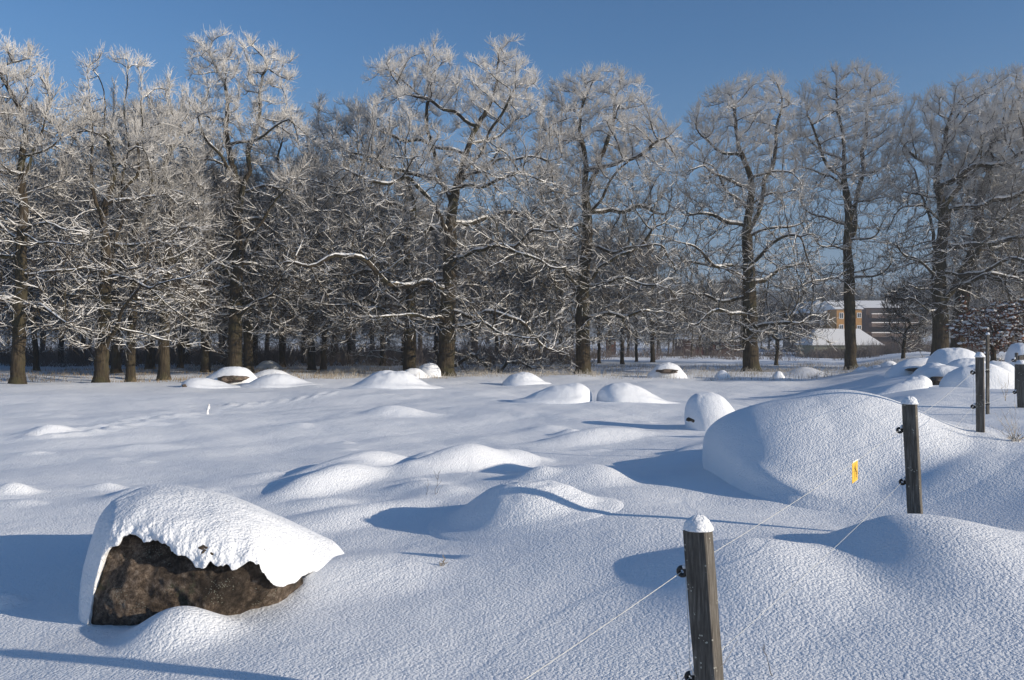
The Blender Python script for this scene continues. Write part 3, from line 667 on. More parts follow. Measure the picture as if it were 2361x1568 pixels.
def build_tree(crown, trunk, limbs, d, trunk_r, seed, natt=3200, twig=4, twlen=1.0, thick=.8, shell=.3, step=.33, snow=True, wob=.19, low_k=1.0, up=.04, nlimb=9, frosty=True, gap=.22, kill=.52):
    """crown: outline in photo units at distance d; trunk/limbs: polylines (px, py, depth offset in m). Returns list of (part, V, Q, material)"""
    rg = np.random.default_rng(seed); crown = np.array(crown, float)
    m_ = 90; cc = np.vstack([crown, crown[:1]]); tt_ = np.linspace(0, len(crown), m_, endpoint=False); i_ = tt_.astype(int); f_ = (tt_ - i_)[:, None]
    crown = cc[i_] * (1 - f_) + cc[i_ + 1] * f_; jit = np.array([(mnoise.noise(Vector((k_ * .45, seed, 0))), mnoise.noise(Vector((k_ * .45, seed, 9)))) for k_ in range(m_)])
    low_ = crown[:, 1] > crown[:, 1].max() - 120; crown = crown + jit * np.where(low_[:, None], [20, 85], [20, 18]) * min(1, 50 / d)
    x0, y0 = crown.min(0); x1, y1 = crown.max(0)
    tp = [at(a, b_, d + o) for a, b_, o in trunk]; base = tp[0].copy(); base[2] = hz(base[0], base[1]) - .05; tp[0] = base
    P = resample(tp, step); P[1:-1] += rg.normal(0, .018, P[1:-1].shape); fr_ = np.linspace(0, 1, len(P)); am_ = sstep(fr_, .3, .8)[:, None] * np.array([.35, .35, 0]); ph_ = rg.uniform(0, 6, 4)
    P += am_ * np.stack([np.sin(fr_ * 9 + ph_[0]) + .5 * np.sin(fr_ * 21 + ph_[1]), np.sin(fr_ * 8 + ph_[2]), 0 * fr_], -1)
    par = [-1] + list(range(len(P) - 1)); ntr = len(P); istrunk = [True] * ntr
    limbs = [list(l_) for l_ in limbs]
    for k_ in range(nlimb):
        f_ = .26 + .56 * (k_ + rg.uniform(0, .8)) / nlimb; ti = int(f_ * (len(P) - 1)); q0 = P[min(ti, ntr - 1)]
        qx, qy = CX + F * q0[0] / q0[1], CY - F * (q0[2] - CAMZ) / q0[1]; sd_ = 1 if k_ % 2 else -1
        rise = (.05 + .75 * max(0, f_ - .25)) + rg.uniform(-.08, .12); px_, py_ = qx, qy; path = [(qx, qy, q0[1] - d)]; dz = rg.uniform(-1, 1) * .9
        for st_ in range(14):
            px_ += sd_ * 24; py_ -= 24 * rise + rg.uniform(-9, 9); rise *= .97
            if not inside(crown, np.array([px_ + sd_ * 14]), np.array([py_]))[0]: break
            path.append((px_, py_, path[-1][2] + dz * .6))
        if len(path) > 2: limbs.append(path)
    for lm in limbs:
        q = resample([at(a, b_, d + o) for a, b_, o in lm], step); 
        ph_ = rg.uniform(0, 6, 6); tq = np.linspace(0, 1, len(q)) * len(q) * step
        q += (np.stack([.10 * np.sin(tq * 1.9 + ph_[0]), .2 * np.sin(tq * .8 + ph_[1]), .20 * np.sin(tq * 1.35 + ph_[2]) + .11 * np.sin(tq * 3.1 + ph_[3])], -1)) * np.minimum(1, np.arange(len(q)) / 4)[:, None]
        q[1:] += rg.normal(0, .06, q[1:].shape)
        dd = ((P - q[0]) ** 2).sum(1); k = int(dd.argmin()); n = len(P)
        P = np.vstack([P, q[1:]]); par += [k] + list(range(n, n + len(q) - 2)); istrunk += [False] * (len(q) - 1)
    # attractors inside the crown volume
    natt = int(natt * (1.9 if d > 51.8 else 1.5 if d > 45 else 1.15)); X_, Y_, Z_ = [], [], []; got = 0
    rows = np.linspace(y0, y1, 60); hw = []
    for r in rows:
        xx = np.linspace(x0, x1, 200); ins = xx[inside(crown, xx, np.full(200, r))]; hw.append((ins.min(), ins.max()) if len(ins) else (np.nan, np.nan))
    hw = np.array(hw); ok = ~np.isnan(hw[:, 0])
    while got < natt:
        a = rg.uniform(x0, x1, natt * 2); b_ = rg.uniform(y0, y1, natt * 2); k = inside(crown, a, b_); a, b_ = a[k], b_[k]
        lo = np.interp(b_, rows[ok], hw[ok, 0]); hi = np.interp(b_, rows[ok], hw[ok, 1])
        u = np.clip((a - (lo + hi) / 2) / np.maximum((hi - lo) / 2, 1), -1, 1)
        D_ = np.minimum((hi - lo) / 2 * d / F, 7.5) * thick * np.sqrt(1 - u ** 2 * .85)
        o = rg.uniform(-1, 1, len(a)) * D_
        X_.append(a); Y_.append(b_); Z_.append(o); got += len(a)
    a, b_, o = np.concatenate(X_)[:natt], np.concatenate(Y_)[:natt], np.concatenate(Z_)[:natt]
    att = np.stack([(a - CX) / F * d, d + o, CAMZ - (b_ - CY) / F * d], -1)
    lo = np.interp(b_, rows[ok], hw[ok, 0]); hi = np.interp(b_, rows[ok], hw[ok, 1]); u = (a - (lo + hi) / 2) / np.maximum((hi - lo) / 2, 1)
    q_ = np.sqrt(u ** 2 + (o / np.maximum(np.minimum((hi - lo) / 2 * d / F, 7.5) * thick, .5)) ** 2)
    att = att[(q_ > .55) | (rg.random(len(att)) < shell) | (b_ < y0 + .22 * (y1 - y0))]
    if ntr < len(P):          # boughs carry their own spray of branches
        lq = P[ntr:]; z_ = lq[rg.integers(0, len(lq), len(lq) * 6)]; z_ = z_ + rg.normal(0, .75, z_.shape) * np.array([1, 1, .8]); att = np.vstack([att, z_[z_[:, 2] > base[2] + 1.2]])
    if gap:
        gap = gap + (.15 if d > 51.8 else 0)
        gn = np.array([mnoise.noise(Vector(q * .34 + np.array([seed, 0, 0]))) for q in att]); att = att[gn > -gap]
    pos, par = grow(P, par, att, step, kill, 6.0, rg, wob=wob, up=up)
    n = len(pos); tr = np.zeros(n, bool); tr[:ntr] = True
    # pipe model
    nch = np.zeros(n, int); np.add.at(nch, par[1:], 1); cnt = (nch == 0).astype(float)
    for i in range(n - 1, 0, -1): cnt[par[i]] += cnt[i]
    tip = .015; ex = math.log(max(cnt[0], 2)) / math.log(trunk_r / tip)
    rad = tip * cnt ** (1 / ex)
    L = len(P); order = np.arange(ntr); taper = trunk_r * (1 - .80 * order / ntr)
    rad[:ntr] = np.maximum(rad[:ntr], taper * (.75 if ntr > 8 else 1) * np.where(order > ntr * .8, .6, 1))
    zr = pos[:, 2] - pos[0, 2]; rad = rad * np.where(tr, 1 + .28 * np.exp(-np.maximum(zr, 0) / .45), 1)
    rad[0] *= 1.15
    big = np.zeros(n); main = np.full(n, -1)
    for i in range(1, n):
        p_ = par[i]; sc = rad[i] + (10 if tr[i] else 0)
        if sc > big[p_]: big[p_] = sc; main[p_] = i
    # smooth positions slightly
    P1 = pos.copy()
    inner = np.where(main >= 0)[0]; inner = inner[(inner > 0) & (~tr[inner])]
    P1[inner] = .5 * pos[inner] + .25 * pos[par[inner]] + .25 * pos[main[inner]]; pos = P1
    eD = np.zeros((n, 3)); eD[1:] = nrm(pos[1:] - pos[par[1:]]); eD[0] = (0, 0, 1)
    nD = eD.copy(); mk = np.where(main >= 0)[0]; nD[mk] = nrm(eD[mk] + eD[main[mk]])
    i = np.arange(1, n); p_ = par[i]; ism = main[p_] == i
    R0 = np.where(ism, rad[p_], np.minimum(rad[p_], rad[i] * 1.2)); D0 = np.where(ism[:, None], nD[p_], eD[i])
    ro = pos[0].copy(); ro[2] += .05
    loc = pos - ro
    A, B = loc[p_], loc[i]; R1 = rad[i]; D1 = nD[i]; te = tr[i]
    parts = []
    for nm, sel, m_ in (("trunk", te, BARK), ("branches", ~te, BARK)):
        g = []
        for lo, hi, k in ((.16, 9, 12), (.05, .16, 7), (.022, .05, 4), (0, .022, 3)):
            s = sel & (R1 >= lo) & (R1 < hi)
            if s.any(): g.append(tubes(A[s], B[s], R0[s], R1[s], D0[s], D1[s], k))
        if g: V, Q = merge(g); parts.append((nm, V, Q, m_ if nm == "trunk" else BARK))
    if snow:      # ridge of snow lying on limbs and boughs
        s = (np.abs(eD[i][:, 2]) < .86) & (R1 > .0155) & (R1 < .5) & (rg.random(len(i)) < .93) & (~te | (np.abs(eD[i][:, 2]) < .6))
        hor = np.sqrt(1 - eD[i][:, 2] ** 2)
        th = np.clip(R1 * .85, .018, .18) * (.55 + .5 * hor)
        upv = np.array([0, 0, 1.]); o0 = (R0 * .70)[:, None] * upv; o1 = (R1 * .70)[:, None] * upv
        th1 = th * rg.uniform(.75, 1.15, len(th))
        V, Q = tubes((A + o0)[s], (B + o1)[s], th1[s], th1[s], D0[s], D1[s], 5)
        parts.append(("snow_load", V, Q, BSNOW))
    # twigs
    thin = np.where((rad < .040) & ~tr)[0]
    zt = loc[:, 2].max(); rel = loc[thin, 2] / zt
    cnt_ = np.where(rel > .72, twig + 2, np.where(rel > .55, twig, np.maximum(twig - 2, 2))); m_ = np.repeat(thin, cnt_); N = len(m_); hi_ = sstep(loc[m_, 2] / zt, .45, .75)
    f = rg.random(N)[:, None]; Pa = loc[m_] * (1 - f) + loc[par[m_]] * f
    D = nrm(eD[m_] * .75 + rg.normal(0, .42, (N, 3)) + np.array([0, 0, 1.]) * (.10 + .55 * hi_)[:, None])
    Ls = (rg.uniform(.35, .85, N) * twlen)[:, None] * (1 - .35 * hi_)[:, None]
    Pb = Pa + D * Ls * .5; D2 = nrm(D + rg.normal(0, .26, (N, 3)) + np.array([0, 0, .18])); Pc = Pb + D2 * Ls * .5
    r0, r1, r2 = .0145 - .004 * hi_, .0115 - .003 * hi_, np.full(N, .0072)
    g = [tubes(Pa, Pb, r0, r1, D, D, 3), tubes(Pb, Pc, r1, r2, D, D2, 3)]
    for q_, (src, dr) in enumerate(((Pb, D), (Pb, D), (Pc, D2))):
        k_ = (hi_ > .3) | (rg.random(N) < .45)
        Ds = nrm(dr * .9 + rg.normal(0, .4, (N, 3)) + np.array([0, 0, .28])); l = (rg.uniform(.14, .38, N) * twlen)[:, None]
        g.append(tubes(src[k_], (src + Ds * l)[k_], r2[k_] * 1.15, r2[k_] * .8, Ds[k_], Ds[k_], 3))
    if snow:
        k_ = (np.abs(D[:, 2]) < .75) & (rg.random(N) < .55 - .5 * hi_); sr = np.full(N, .0125)
        oz = np.array([0, 0, .014]); gs_ = [tubes((Pa + oz)[k_], (Pb + oz)[k_], sr[k_], sr[k_] * .8, D[k_], D[k_], 3), tubes((Pb + oz)[k_], (Pc + oz)[k_], sr[k_] * .8, sr[k_] * .5, D[k_], D2[k_], 3)]
        Vs, Qs = merge([parts[-1][1:3]] + gs_); parts[-1] = ("snow_load", Vs, Qs, BSNOW)
    V, Q = merge(g); parts.append(("twigs", V, Q, TWIG if frosty is True else (TWIGB if frosty == "light" else TWIGD)))
    return parts, ro, (loc, thin)
def place_tree(name, label, parts, loc, cat="tree", group=None, extra=None):
    e = empty(name, tuple(loc)); tag(e, label, cat, group)
    for nm, V, Q, m_ in parts: 
        o_ = mesh(nm, V, Q, m_, e, smooth=nm != "twigs")
        if nm in ("twigs", "snow_load"): o_["kind"] = "stuff"
    return e
OG = "old oaks along the edge of the wood"
TREES = [
 ("oak_tree", "leftmost snowy oak, cut by the left edge, trunk standing on open snow",
  dict(crown=[(-190,330),(-120,160),(-60,95),(0,75),(25,95),(60,120),(115,150),(140,200),(155,280),(180,400),(195,520),(235,640),(240,720),(200,800),(100,790),(20,800),(-80,800),(-210,740),(-240,500)],
       trunk=[(40,895,0),(44,760,0),(50,620,0),(52,480,0),(45,360,.3),(30,240,.2),(10,140,0)],
       limbs=[[(50,560,0),(0,520,.5),(-70,470,1),(-140,420,1)],[(52,540,0),(95,550,-.8),(150,560,-1.6),(190,590,-2)],[(46,700,0),(100,710,-1),(160,740,-1.8)],[(46,690,0),(-20,690,-.6),(-90,720,-1)],[(48,420,0),(95,330,.5),(110,250,.6)]],
       d=37.0, trunk_r=.27, seed=11, natt=3400)),
 ("oak_tree", "slim forked oak with a thick low limb rising to the right, second from the left",
  dict(crown=[(150,260),(165,160),(200,128),(240,132),(285,118),(335,150),(350,230),(372,330),(400,450),(450,580),(490,700),(480,790),(400,810),(300,810),(180,800),(140,760),(130,600),(150,450)],
       trunk=[(232,887,0),(236,800,0),(242,720,0),(244,640,0),(248,520,0),(250,400,0),(232,280,.2),(225,170,.2)],
       limbs=[[(246,560,0),(225,460,-.6),(212,360,-.8),(205,260,-.8),(200,180,-.6)],[(250,480,0),(315,400,.5),(325,300,.6),(330,200,.6)],[(248,500,0),(262,400,1),(258,290,1.2),(262,190,1.2)],[(238,800,0),(262,760,-.5),(300,700,-1.2),(345,640,-1.6),(390,590,-1.8)],[(245,640,0),(275,560,.6),(285,420,.8),(288,280,.8),(290,160,.8)],[(246,600,0),(300,610,-1.5),(360,620,-2.2)]],
       d=39.5, trunk_r=.30, seed=12, natt=3000)),
 ("oak_tree", "tall twin-leader oak rising above its neighbours on the left, straight lit trunk",
  dict(crown=[(432,210),(438,98),(490,95),(545,95),(556,150),(562,80),(625,68),(680,108),(672,175),(695,260),(740,330),(722,450),(700,560),(715,690),(690,790),(600,790),(480,800),(425,720),(430,560),(415,400),(412,290)],
       trunk=[(540,855,0),(542,760,0),(545,660,0),(550,540,0),(546,430,0),(530,380,0),(514,290,0),(508,200,.3),(498,130,.3)],
       limbs=[[(548,520,0),(570,430,.3),(580,330,.5),(600,220,.5),(620,120,.5)],[(548,420,0),(510,370,-1),(480,320,-1.4),(455,260,-1.5)],[(552,600,0),(590,520,-1),(640,460,-1.8),(680,420,-2.2)],[(544,660,0),(500,600,-1.2),(450,560,-2)],[(545,740,0),(600,690,-1.5),(660,640,-2)]],
       d=48.0, trunk_r=.37, seed=13, natt=3600, gap=.25)),
 ("oak_tree", "oak with a mossy trunk left of the largest one, half hidden by its branches",
  dict(crown=[(700,320),(720,230),(745,190),(770,215),(800,205),(860,240),(880,330),(940,420),(1000,520),(980,640),(960,760),(820,830),(660,810),(640,640),(680,480)],
       trunk=[(945,858,0),(944,780,0),(946,690,0),(944,600,0),(946,500,0),(930,400,.5),(900,300,.5)],
       limbs=[[(944,720,0),(900,650,-.5),(850,600,-1),(790,520,-1),(760,420,-1)],[(944,600,0),(890,540,.8),(850,440,1),(830,320,1)],[(944,760,0),(880,720,-1),(800,700,-1.5)]],
       d=51.5, trunk_r=.36, seed=14, natt=2900)),
 ("oak_tree", "largest central oak with two tall ragged leaders and long snowy horizontal limbs",
  dict(crown=[(870,155),(905,135),(925,150),(960,88),(1025,95),(1050,160),(1085,180),(1130,130),(1165,98),(1205,120),(1245,170),(1240,260),(1290,330),(1310,450),(1330,560),(1310,700),(1330,800),(1250,850),(1150,800),(1000,770),(850,765),(720,730),(600,650),(620,570),(740,490),(770,400),(760,310),(830,250),(885,235)],
       trunk=[(1027,868,0),(1030,800,0),(1032,700,0),(1038,600,0),(1042,520,0),(1050,440,0),(1075,360,0),(1095,280,0),(1130,190,.2),(1160,115,.2)],
       limbs=[[(1035,540,0),(1000,480,-1.2),(965,430,-1.8),(930,408,-2.3),(885,415,-2.5),(840,410,-2.5),(790,390,-2.7)],
              [(1032,665,0),(980,662,-1.4),(920,655,-2.6),(870,635,-3.6),(835,600,-4.2),(780,592,-4.6),(710,600,-5),(650,612,-5)],
              [(1042,595,0),(1100,580,-1.5),(1160,572,-2.2),(1210,580,-2.8),(1250,600,-3),(1300,625,-3.2)],
              [(1034,755,0),(1080,748,-1.5),(1130,760,-2.4),(1190,772,-3),(1250,775,-3.2)],
              [(1034,720,0),(1090,722,-.8),(1160,728,-1.2),(1230,770,-1.4),(1290,820,-1.4)],
              [(1030,740,0),(985,725,-1.8),(930,725,-2.8),(870,745,-3.4)],
              [(1045,480,0),(1015,400,.6),(990,320,.8),(985,240,.8),(990,140,.8)],[(1060,400,0),(1120,330,-.6),(1160,260,-1),(1200,180,-1)],
              [(1050,440,0),(1110,420,-1.2),(1180,400,-2),(1240,420,-2.4)],[(990,240,.8),(940,200,.5),(895,165,.4)],[(1050,430,0),(1110,380,1.5),(1190,330,2)]],
       d=49.5, trunk_r=.47, seed=15, natt=6600, gap=.25)),
 ("oak_tree", "broad round-topped oak right of the largest one, dark straight trunk",
  dict(crown=[(1228,270),(1265,195),(1305,192),(1350,155),(1400,158),(1450,172),(1490,212),(1510,268),(1560,315),(1572,420),(1560,560),(1580,690),(1560,790),(1450,800),(1270,790),(1215,650),(1220,480),(1225,360)],
       trunk=[(1345,863,0),(1344,780,0),(1342,690,0),(1348,600,0),(1350,500,0),(1356,400,0),(1350,300,.2),(1360,200,.2)],
       limbs=[[(1338,670,0),(1310,640,-.8),(1290,605,-1.4),(1250,590,-2),(1225,560,-2.4)],[(1350,520,0),(1380,450,-.4),(1420,410,-.8),(1450,370,-1.2),(1480,350,-1.4)],[(1350,560,0),(1300,500,.6),(1270,430,1)],[(1352,440,0),(1400,330,.6),(1420,230,.6)],[(1346,660,0),(1400,610,-1),(1470,560,-1.6),(1530,520,-2)],[(1345,740,0),(1400,720,-1.2),(1480,720,-1.8)]],
       d=52.0, trunk_r=.43, seed=16, natt=4600, gap=.25)),
 ("oak_tree", "spreading oak with a long descending left limb, left of the slender black one",
  dict(crown=[(1562,420),(1585,260),(1635,212),(1690,182),(1745,178),(1805,168),(1818,205),(1835,280),(1850,420),(1885,560),(1890,680),(1925,755),(1850,800),(1740,790),(1620,800),(1565,750),(1535,650),(1560,550)],
       trunk=[(1732,858,0),(1730,780,0),(1728,690,0),(1726,600,0),(1724,500,0),(1715,400,0),(1700,300,.2),(1690,220,.2)],
       limbs=[[(1727,655,0),(1690,625,-.8),(1640,600,-1.6),(1600,570,-2.2),(1545,560,-2.6)],[(1730,725,0),(1690,722,-1.2),(1640,728,-2),(1590,745,-2.6)],[(1725,540,0),(1760,440,.5),(1790,340,.7),(1800,230,.7)],[(1728,620,0),(1770,560,-1),(1820,540,-1.8),(1870,550,-2.2)],[(1732,760,0),(1780,750,-1.2),(1840,750,-2)],[(1722,480,0),(1670,420,-.8),(1620,370,-1.2)]],
       d=53.0, trunk_r=.46, seed=17, natt=4400, gap=.25)),
 ("oak_tree", "high-crowned oak with a slender black trunk in front of the ochre building",
  dict(crown=[(1842,215),(1870,178),(1930,152),(1985,150),(2050,188),(2078,260),(2078,400),(2050,520),(2070,620),(2020,680),(1900,690),(1860,600),(1835,450),(1822,310)],
       trunk=[(1962,850,0),(1960,760,0),(1958,660,0),(1955,560,0),(1948,440,0),(1940,330,.2),(1945,220,.2)],
       limbs=[[(1958,600,0),(1972,500,.6),(1985,400,.8),(2000,290,.8),(2010,200,.8)],[(1956,620,0),(1900,650,-1.4),(1850,660,-2.2),(1800,655,-2.4)],[(1950,440,0),(1900,360,-.6),(1870,280,-.8)],[(1957,640,0),(2010,640,-1),(2060,600,-1.5)]],
       d=55.0, trunk_r=.34, seed=18, natt=3600, gap=.25)),
 ("oak_tree", "dense wide oak at the right edge behind the stone heap, forked dark trunk",
  dict(crown=[(2052,340),(2090,250),(2130,212),(2190,182),(2260,172),(2330,165),(2420,190),(2500,300),(2520,500),(2480,700),(2400,770),(2250,740),(2100,740),(2045,640),(2052,500)],
       trunk=[(2168,822,0),(2168,740,0),(2165,660,0),(2166,580,0),(2170,480,0),(2180,380,0),(2200,260,.2)],
       limbs=[[(2166,640,0),(2120,610,-1),(2080,575,-1.8),(2050,545,-2.2)],[(2168,720,0),(2210,640,-.8),(2260,560,-1.2),(2320,500,-1.5),(2380,440,-1.5)],[(2168,600,0),(2130,480,.6),(2110,380,.8)],[(2170,480,0),(2250,380,.8),(2330,300,1)],[(2170,720,0),(2120,700,-1),(2070,680,-1.5)],[(2190,660,-.4),(2270,640,-2),(2350,640,-2.5)]],
       d=55.0, trunk_r=.48, seed=19, natt=5600)),
]
for name, label, kw in TREES:
    parts, ro, _ = build_tree(**kw); place_tree(name, label, parts, ro, group=OG)
# companions
def quick(name, label, bx, by, d, tr_, crown, trunk, seed, natt=1600, limbs=(), group=OG, **kw):
    parts, ro, info = build_tree(crown, trunk, list(limbs), d, tr_, seed, natt, **kw); return place_tree(name, label, parts, ro, group=group), info
quick("oak_tree", "stout snow-plastered trunk right beside the forked dark one behind the stone heap", 2207, 815, 58, .45, [(2180, 300), (2260, 240), (2360, 220), (2480, 300), (2520, 480), (2480, 640), (2330, 700), (2230, 680), (2190, 560), (2160, 420)],
      [(2207, 820, 0), (2212, 740, 0), (2225, 640, 0), (2260, 520, 0), (2290, 400, 0), (2300, 300, 0)], 31, 2400)
quick("oak_tree", "dark slanting oak close behind the tall twin-leader one", 572, 852, 51, .27, [(560, 330), (620, 260), (700, 250), (760, 330), (800, 450), (780, 640), (700, 760), (600, 760), (560, 560)],
      [(572, 853, 0), (572, 760, 0), (578, 660, 0), (590, 560, 0), (625, 470, 0), (650, 360, 0)], 32, 1900)
quick("oak_tree", "thin dark-stemmed oak between the forked one and the snow-footed one", 301, 880, 42, .21, [(270, 380), (300, 250), (370, 210), (440, 300), (480, 450), (470, 640), (420, 760), (300, 770), (260, 600)],
      [(301, 882, 0), (302, 780, 0), (308, 680, 0), (318, 560, 0), (322, 420, 0), (335, 300, 0)], 33, 1700)
quick("oak_tree", "oak with drifted snow around its foot, left of the tall twin-leader one", 378, 876, 44, .27, [(330, 300), (370, 190), (410, 165), (450, 230), (470, 400), (500, 600), (490, 760), (320, 780), (300, 580)],
      [(378, 878, 0), (378, 790, 0), (382, 680, 0), (390, 560, 0), (400, 420, 0), (405, 300, 0)], 34, 1900)
quick("hornbeam_tree", "slender vase-shaped leafless tree left of the stone heap", 2083, 830, 60, .12, [(2040, 760), (2035, 700), (2060, 670), (2100, 665), (2140, 700), (2145, 760), (2110, 800), (2070, 805)],
      [(2083, 832, 0), (2084, 790, 0), (2086, 740, 0), (2090, 700, 0)], 35, 800, group=None, frosty="light", up=.22, nlimb=0, gap=0, kill=.28, twig=3, twlen=.9, step=.28)
quick("young_tree", "small bare snowy tree between the fourth and fifth trunks, before the houses", 1790, 832, 66, .13, [(1740, 800), (1740, 740), (1790, 700), (1850, 720), (1870, 780), (1820, 815)],
      [(1790, 834, 0), (1792, 800, 0), (1796, 750, 0)], 36, 800, group=None, nlimb=4)
# brown-leaved tree at the right edge
e, (loc, thin) = quick("beech_tree", "small tree still holding brown leaves loaded with snow, right edge", 2290, 828, 40, .11, [(2195, 785), (2215, 745), (2250, 730), (2300, 705), (2350, 690), (2430, 700), (2460, 770), (2420, 830), (2340, 845), (2290, 800), (2240, 790)],
      [(2289, 828, 0), (2291, 790, 0), (2300, 750, 0), (2330, 720, 0)], 37, 1500, group=None, nlimb=5, kill=.3, step=.25, twig=2, twlen=.5, frosty=False)
rg = np.random.default_rng(4); pick = np.repeat(thin, 9); N = len(pick)
Pc = loc[pick] + rg.normal(0, .10, (N, 3)); U = nrm(rg.normal(0, 1, (N, 3))); W_ = nrm(np.cross(U, rg.normal(0, 1, (N, 3)))); sz = rg.uniform(.035, .08, (N, 1))
V = np.stack([Pc - U * sz, Pc + W_ * sz * .6, Pc + U * sz, Pc - W_ * sz * .6], 1).reshape(-1, 3)
mesh("withered_leaves", V, np.arange(N * 4).reshape(-1, 4), LEAF, e, smooth=False)["kind"] = "stuff"
pk = rg.choice(thin, min(len(thin), 620), replace=False); vs, ts, o = [], [], 0
bm = bmesh.new(); bmesh.ops.create_icosphere(bm, subdivisions=2, radius=1); bv = np.array([v.co[:] for v in bm.verts]); bt = np.array([[v.index for v in f.verts] for f in bm.faces]); bm.free()
for q in pk:
    s = rg.uniform(.04, .12); vv = bv * np.array([s * rg.uniform(.8, 1.5), s * rg.uniform(.8, 1.4), s * .5]) * (1 + .2 * rg.normal(0, 1, (len(bv), 1)) * .5) + loc[q] + np.array([0, 0, .05]); vs.append(vv); ts.append(bt + o); o += len(bv)
mesh("snow_clumps", np.concatenate(vs), None, BSNOW, e, T=np.concatenate(ts))["kind"] = "stuff"
# drooping dark bough lying near the ground, right of the central trunk
pts = [(1003, 745), (1000, 800), (1018, 830), (1050, 845), (1090, 820), (1110, 850), (1140, 862), (1165, 838), (1195, 835), (1240, 850), (1290, 858)]
parts, ro, _ = build_tree([(1000, 862), (1000, 800), (1060, 790), (1150, 800), (1250, 820), (1330, 845), (1330, 866), (1150, 866)], [(1040, 868, 0), (1000, 800, .2), (1020, 835, .2), (1055, 842, .3), (1090, 815, .3), (1115, 852, .3), (1145, 864, .3), (1170, 838, .3), (1200, 835, .3), (1245, 850, .3)], [], 54.0, .13, 51, 700, step=.28, nlimb=0)
place_tree("fallen_bough", "dark twisted bough arching over the ground right of the largest oak", parts, ro, cat="bough")

# ---- the wood behind: four kinds of tree, copied
VAR = []
def variant(seed, crownw, height, tr_, forked):
    d = 50.0; k = F / d; gx, gz = 0, hz(0, 50.0); by = CY + (CAMZ - gz) * k; w = crownw / 2 * k; h = height * k
    rr = np.random.default_rng(seed); cr = []
    for a in np.linspace(0, 2 * PI, 18, endpoint=False):
        f = rr.uniform(.85, 1.12); yy = -math.cos(a); cr.append((CX + w * math.sin(a) * f * (1.08 if yy < 0 else .95), by - h * .56 + yy * h * .45 * f * (-1) * -1))
    tk = [(CX, by, 0), (CX + rr.uniform(-8, 8), by - h * .2, 0), (CX + rr.uniform(-18, 18), by - h * .45, 0), (CX + rr.uniform(-30, 30), by - h * .75, 0)]
    lm = []
    if forked: lm.append([(tk[1][0], tk[1][1], 0), (CX + w * .4, by - h * .5, .4), (CX + w * .5, by - h * .8, .4)])
    lm.append([(CX, by - h * .25, 0), (CX - w * .5, by - h * .32, -1), (CX - w * .85, by - h * .33, -1.5)])
    return build_tree(cr, tk, lm, d, tr_, seed, 1500, nlimb=6, twig=4, twlen=1.1, frosty="light")
for s, cw, hh, t_, fk in ((61, 10, 15.5, .20, False), (62, 12, 17, .25, True), (63, 8.5, 16, .17, False), (64, 13, 14.5, .26, True)):
    parts, ro, _ = variant(s, cw, hh, t_, fk); VAR.append(parts)
VM = []
for parts in VAR:
    ms = []
    for nm, V, Q, m_ in parts:
        o = mesh(nm, V, Q, m_, smooth=nm != "twigs"); ms.append((nm, o.data)); bpy.data.objects.remove(o)
    VM.append(ms)
def copy_in(v, x, y, rz, s, label, group):
    e = empty("wood_tree", (x, y, hz(x, y)), rz); e.scale = (s, s, s); tag(e, label, "tree", group)
    for nm, me in VM[v]:
        o = bpy.data.objects.new(nm, me); C.objects.link(o); o.parent = e
        if nm in ("twigs", "snow_load"): o["kind"] = "stuff"
BG = "trees standing inside the wood"
named = [((193, 822), 74, 2, .95, "thin dark trunk deep in the wood between the leftmost and the forked oak"), ((415, 838), 62, 0, .95, "trunk with a snowy foot just behind the snow-footed oak"),
         ((518, 818), 70, 2, .9, "thin lit trunk seen just left of the tall twin-leader oak"), ((650, 834), 66, 1, .85, "short-looking trunk beside the low snow-covered stone in the wood"),
         ((701, 825), 72, 2, .95, "lit slim trunk with a bright snow foot, between the twin-leader and mossy oaks"), ((745, 842), 60, 0, .95, "stout lit trunk left of the mossy oak, standing on snow in the wood"),
         ((883, 838), 64, 3, .8, "trunk seen just left of the mossy twin trunk"), ((1291, 822), 74, 1, .8, "dim trunk left of the round-topped oak"), ((1382, 826), 76, 2, .8, "faint trunk right behind the round-topped oak"),
         ((1435, 832), 72, 0, .78, "trunk with a flared snowy foot right of the round-topped oak"), ((1467, 826), 80, 2, .75, "thin trunk in the middle of three right of the round-topped oak"), ((1505, 827), 76, 3, .72, "dark leaning trunk behind the dark-faced rock"),
         ((2330, 835), 70, 1, .9, "background tree behind the brown-leaved one"), ((2420, 830), 66, 3, .9, "background tree at the far right edge")]
rg = np.random.default_rng(77)
for (px, py), d, v, s, lb in named: copy_in(v, (px - CX) / F * d, d, rg.uniform(0, 6), s, lb, BG)
k = 0
for row, (d0, n, sc) in enumerate(((56, 9, .98), (72, 15, 1.0), (92, 20, 1.08), (118, 24, 1.1))):
    for i in range(n):
        px = -260 + (1000 if d0 < 60 else (1560 if d0 < 100 else 1760)) * (i + rg.uniform(.1, .9)) / n
        d = d0 + rg.uniform(-5, 6); s = sc * rg.uniform(.85, 1.1) * (1 - .32 * float(sstep(np.array(px), 850, 1500)))
        v = int(rg.integers(0, 4)); copy_in(v, (px - CX) / F * d, d, rg.uniform(0, 6.28), s, "snowy tree of the dense wood, half hidden behind nearer oaks", "dense wood behind the oaks")
for i in range(64):                       # smaller trees by the houses and behind the right-hand oaks
    px = 1500 + 1100 * (i + rg.uniform(0, 1)) / 64; d = rg.uniform(105, 165); s = rg.uniform(.42, .66) * (1.4 if px > 2200 else 1) * (1.2 if px < 1720 else 1)
    if 1730 < px < 2200: d = rg.uniform(222, 270); s = rg.uniform(1.0, 1.35)
    copy_in(int(rg.integers(0, 4)), (px - CX) / F * d, d, rg.uniform(0, 6.28), s, "small frosted tree far behind the right-hand oaks", "small trees near the houses")

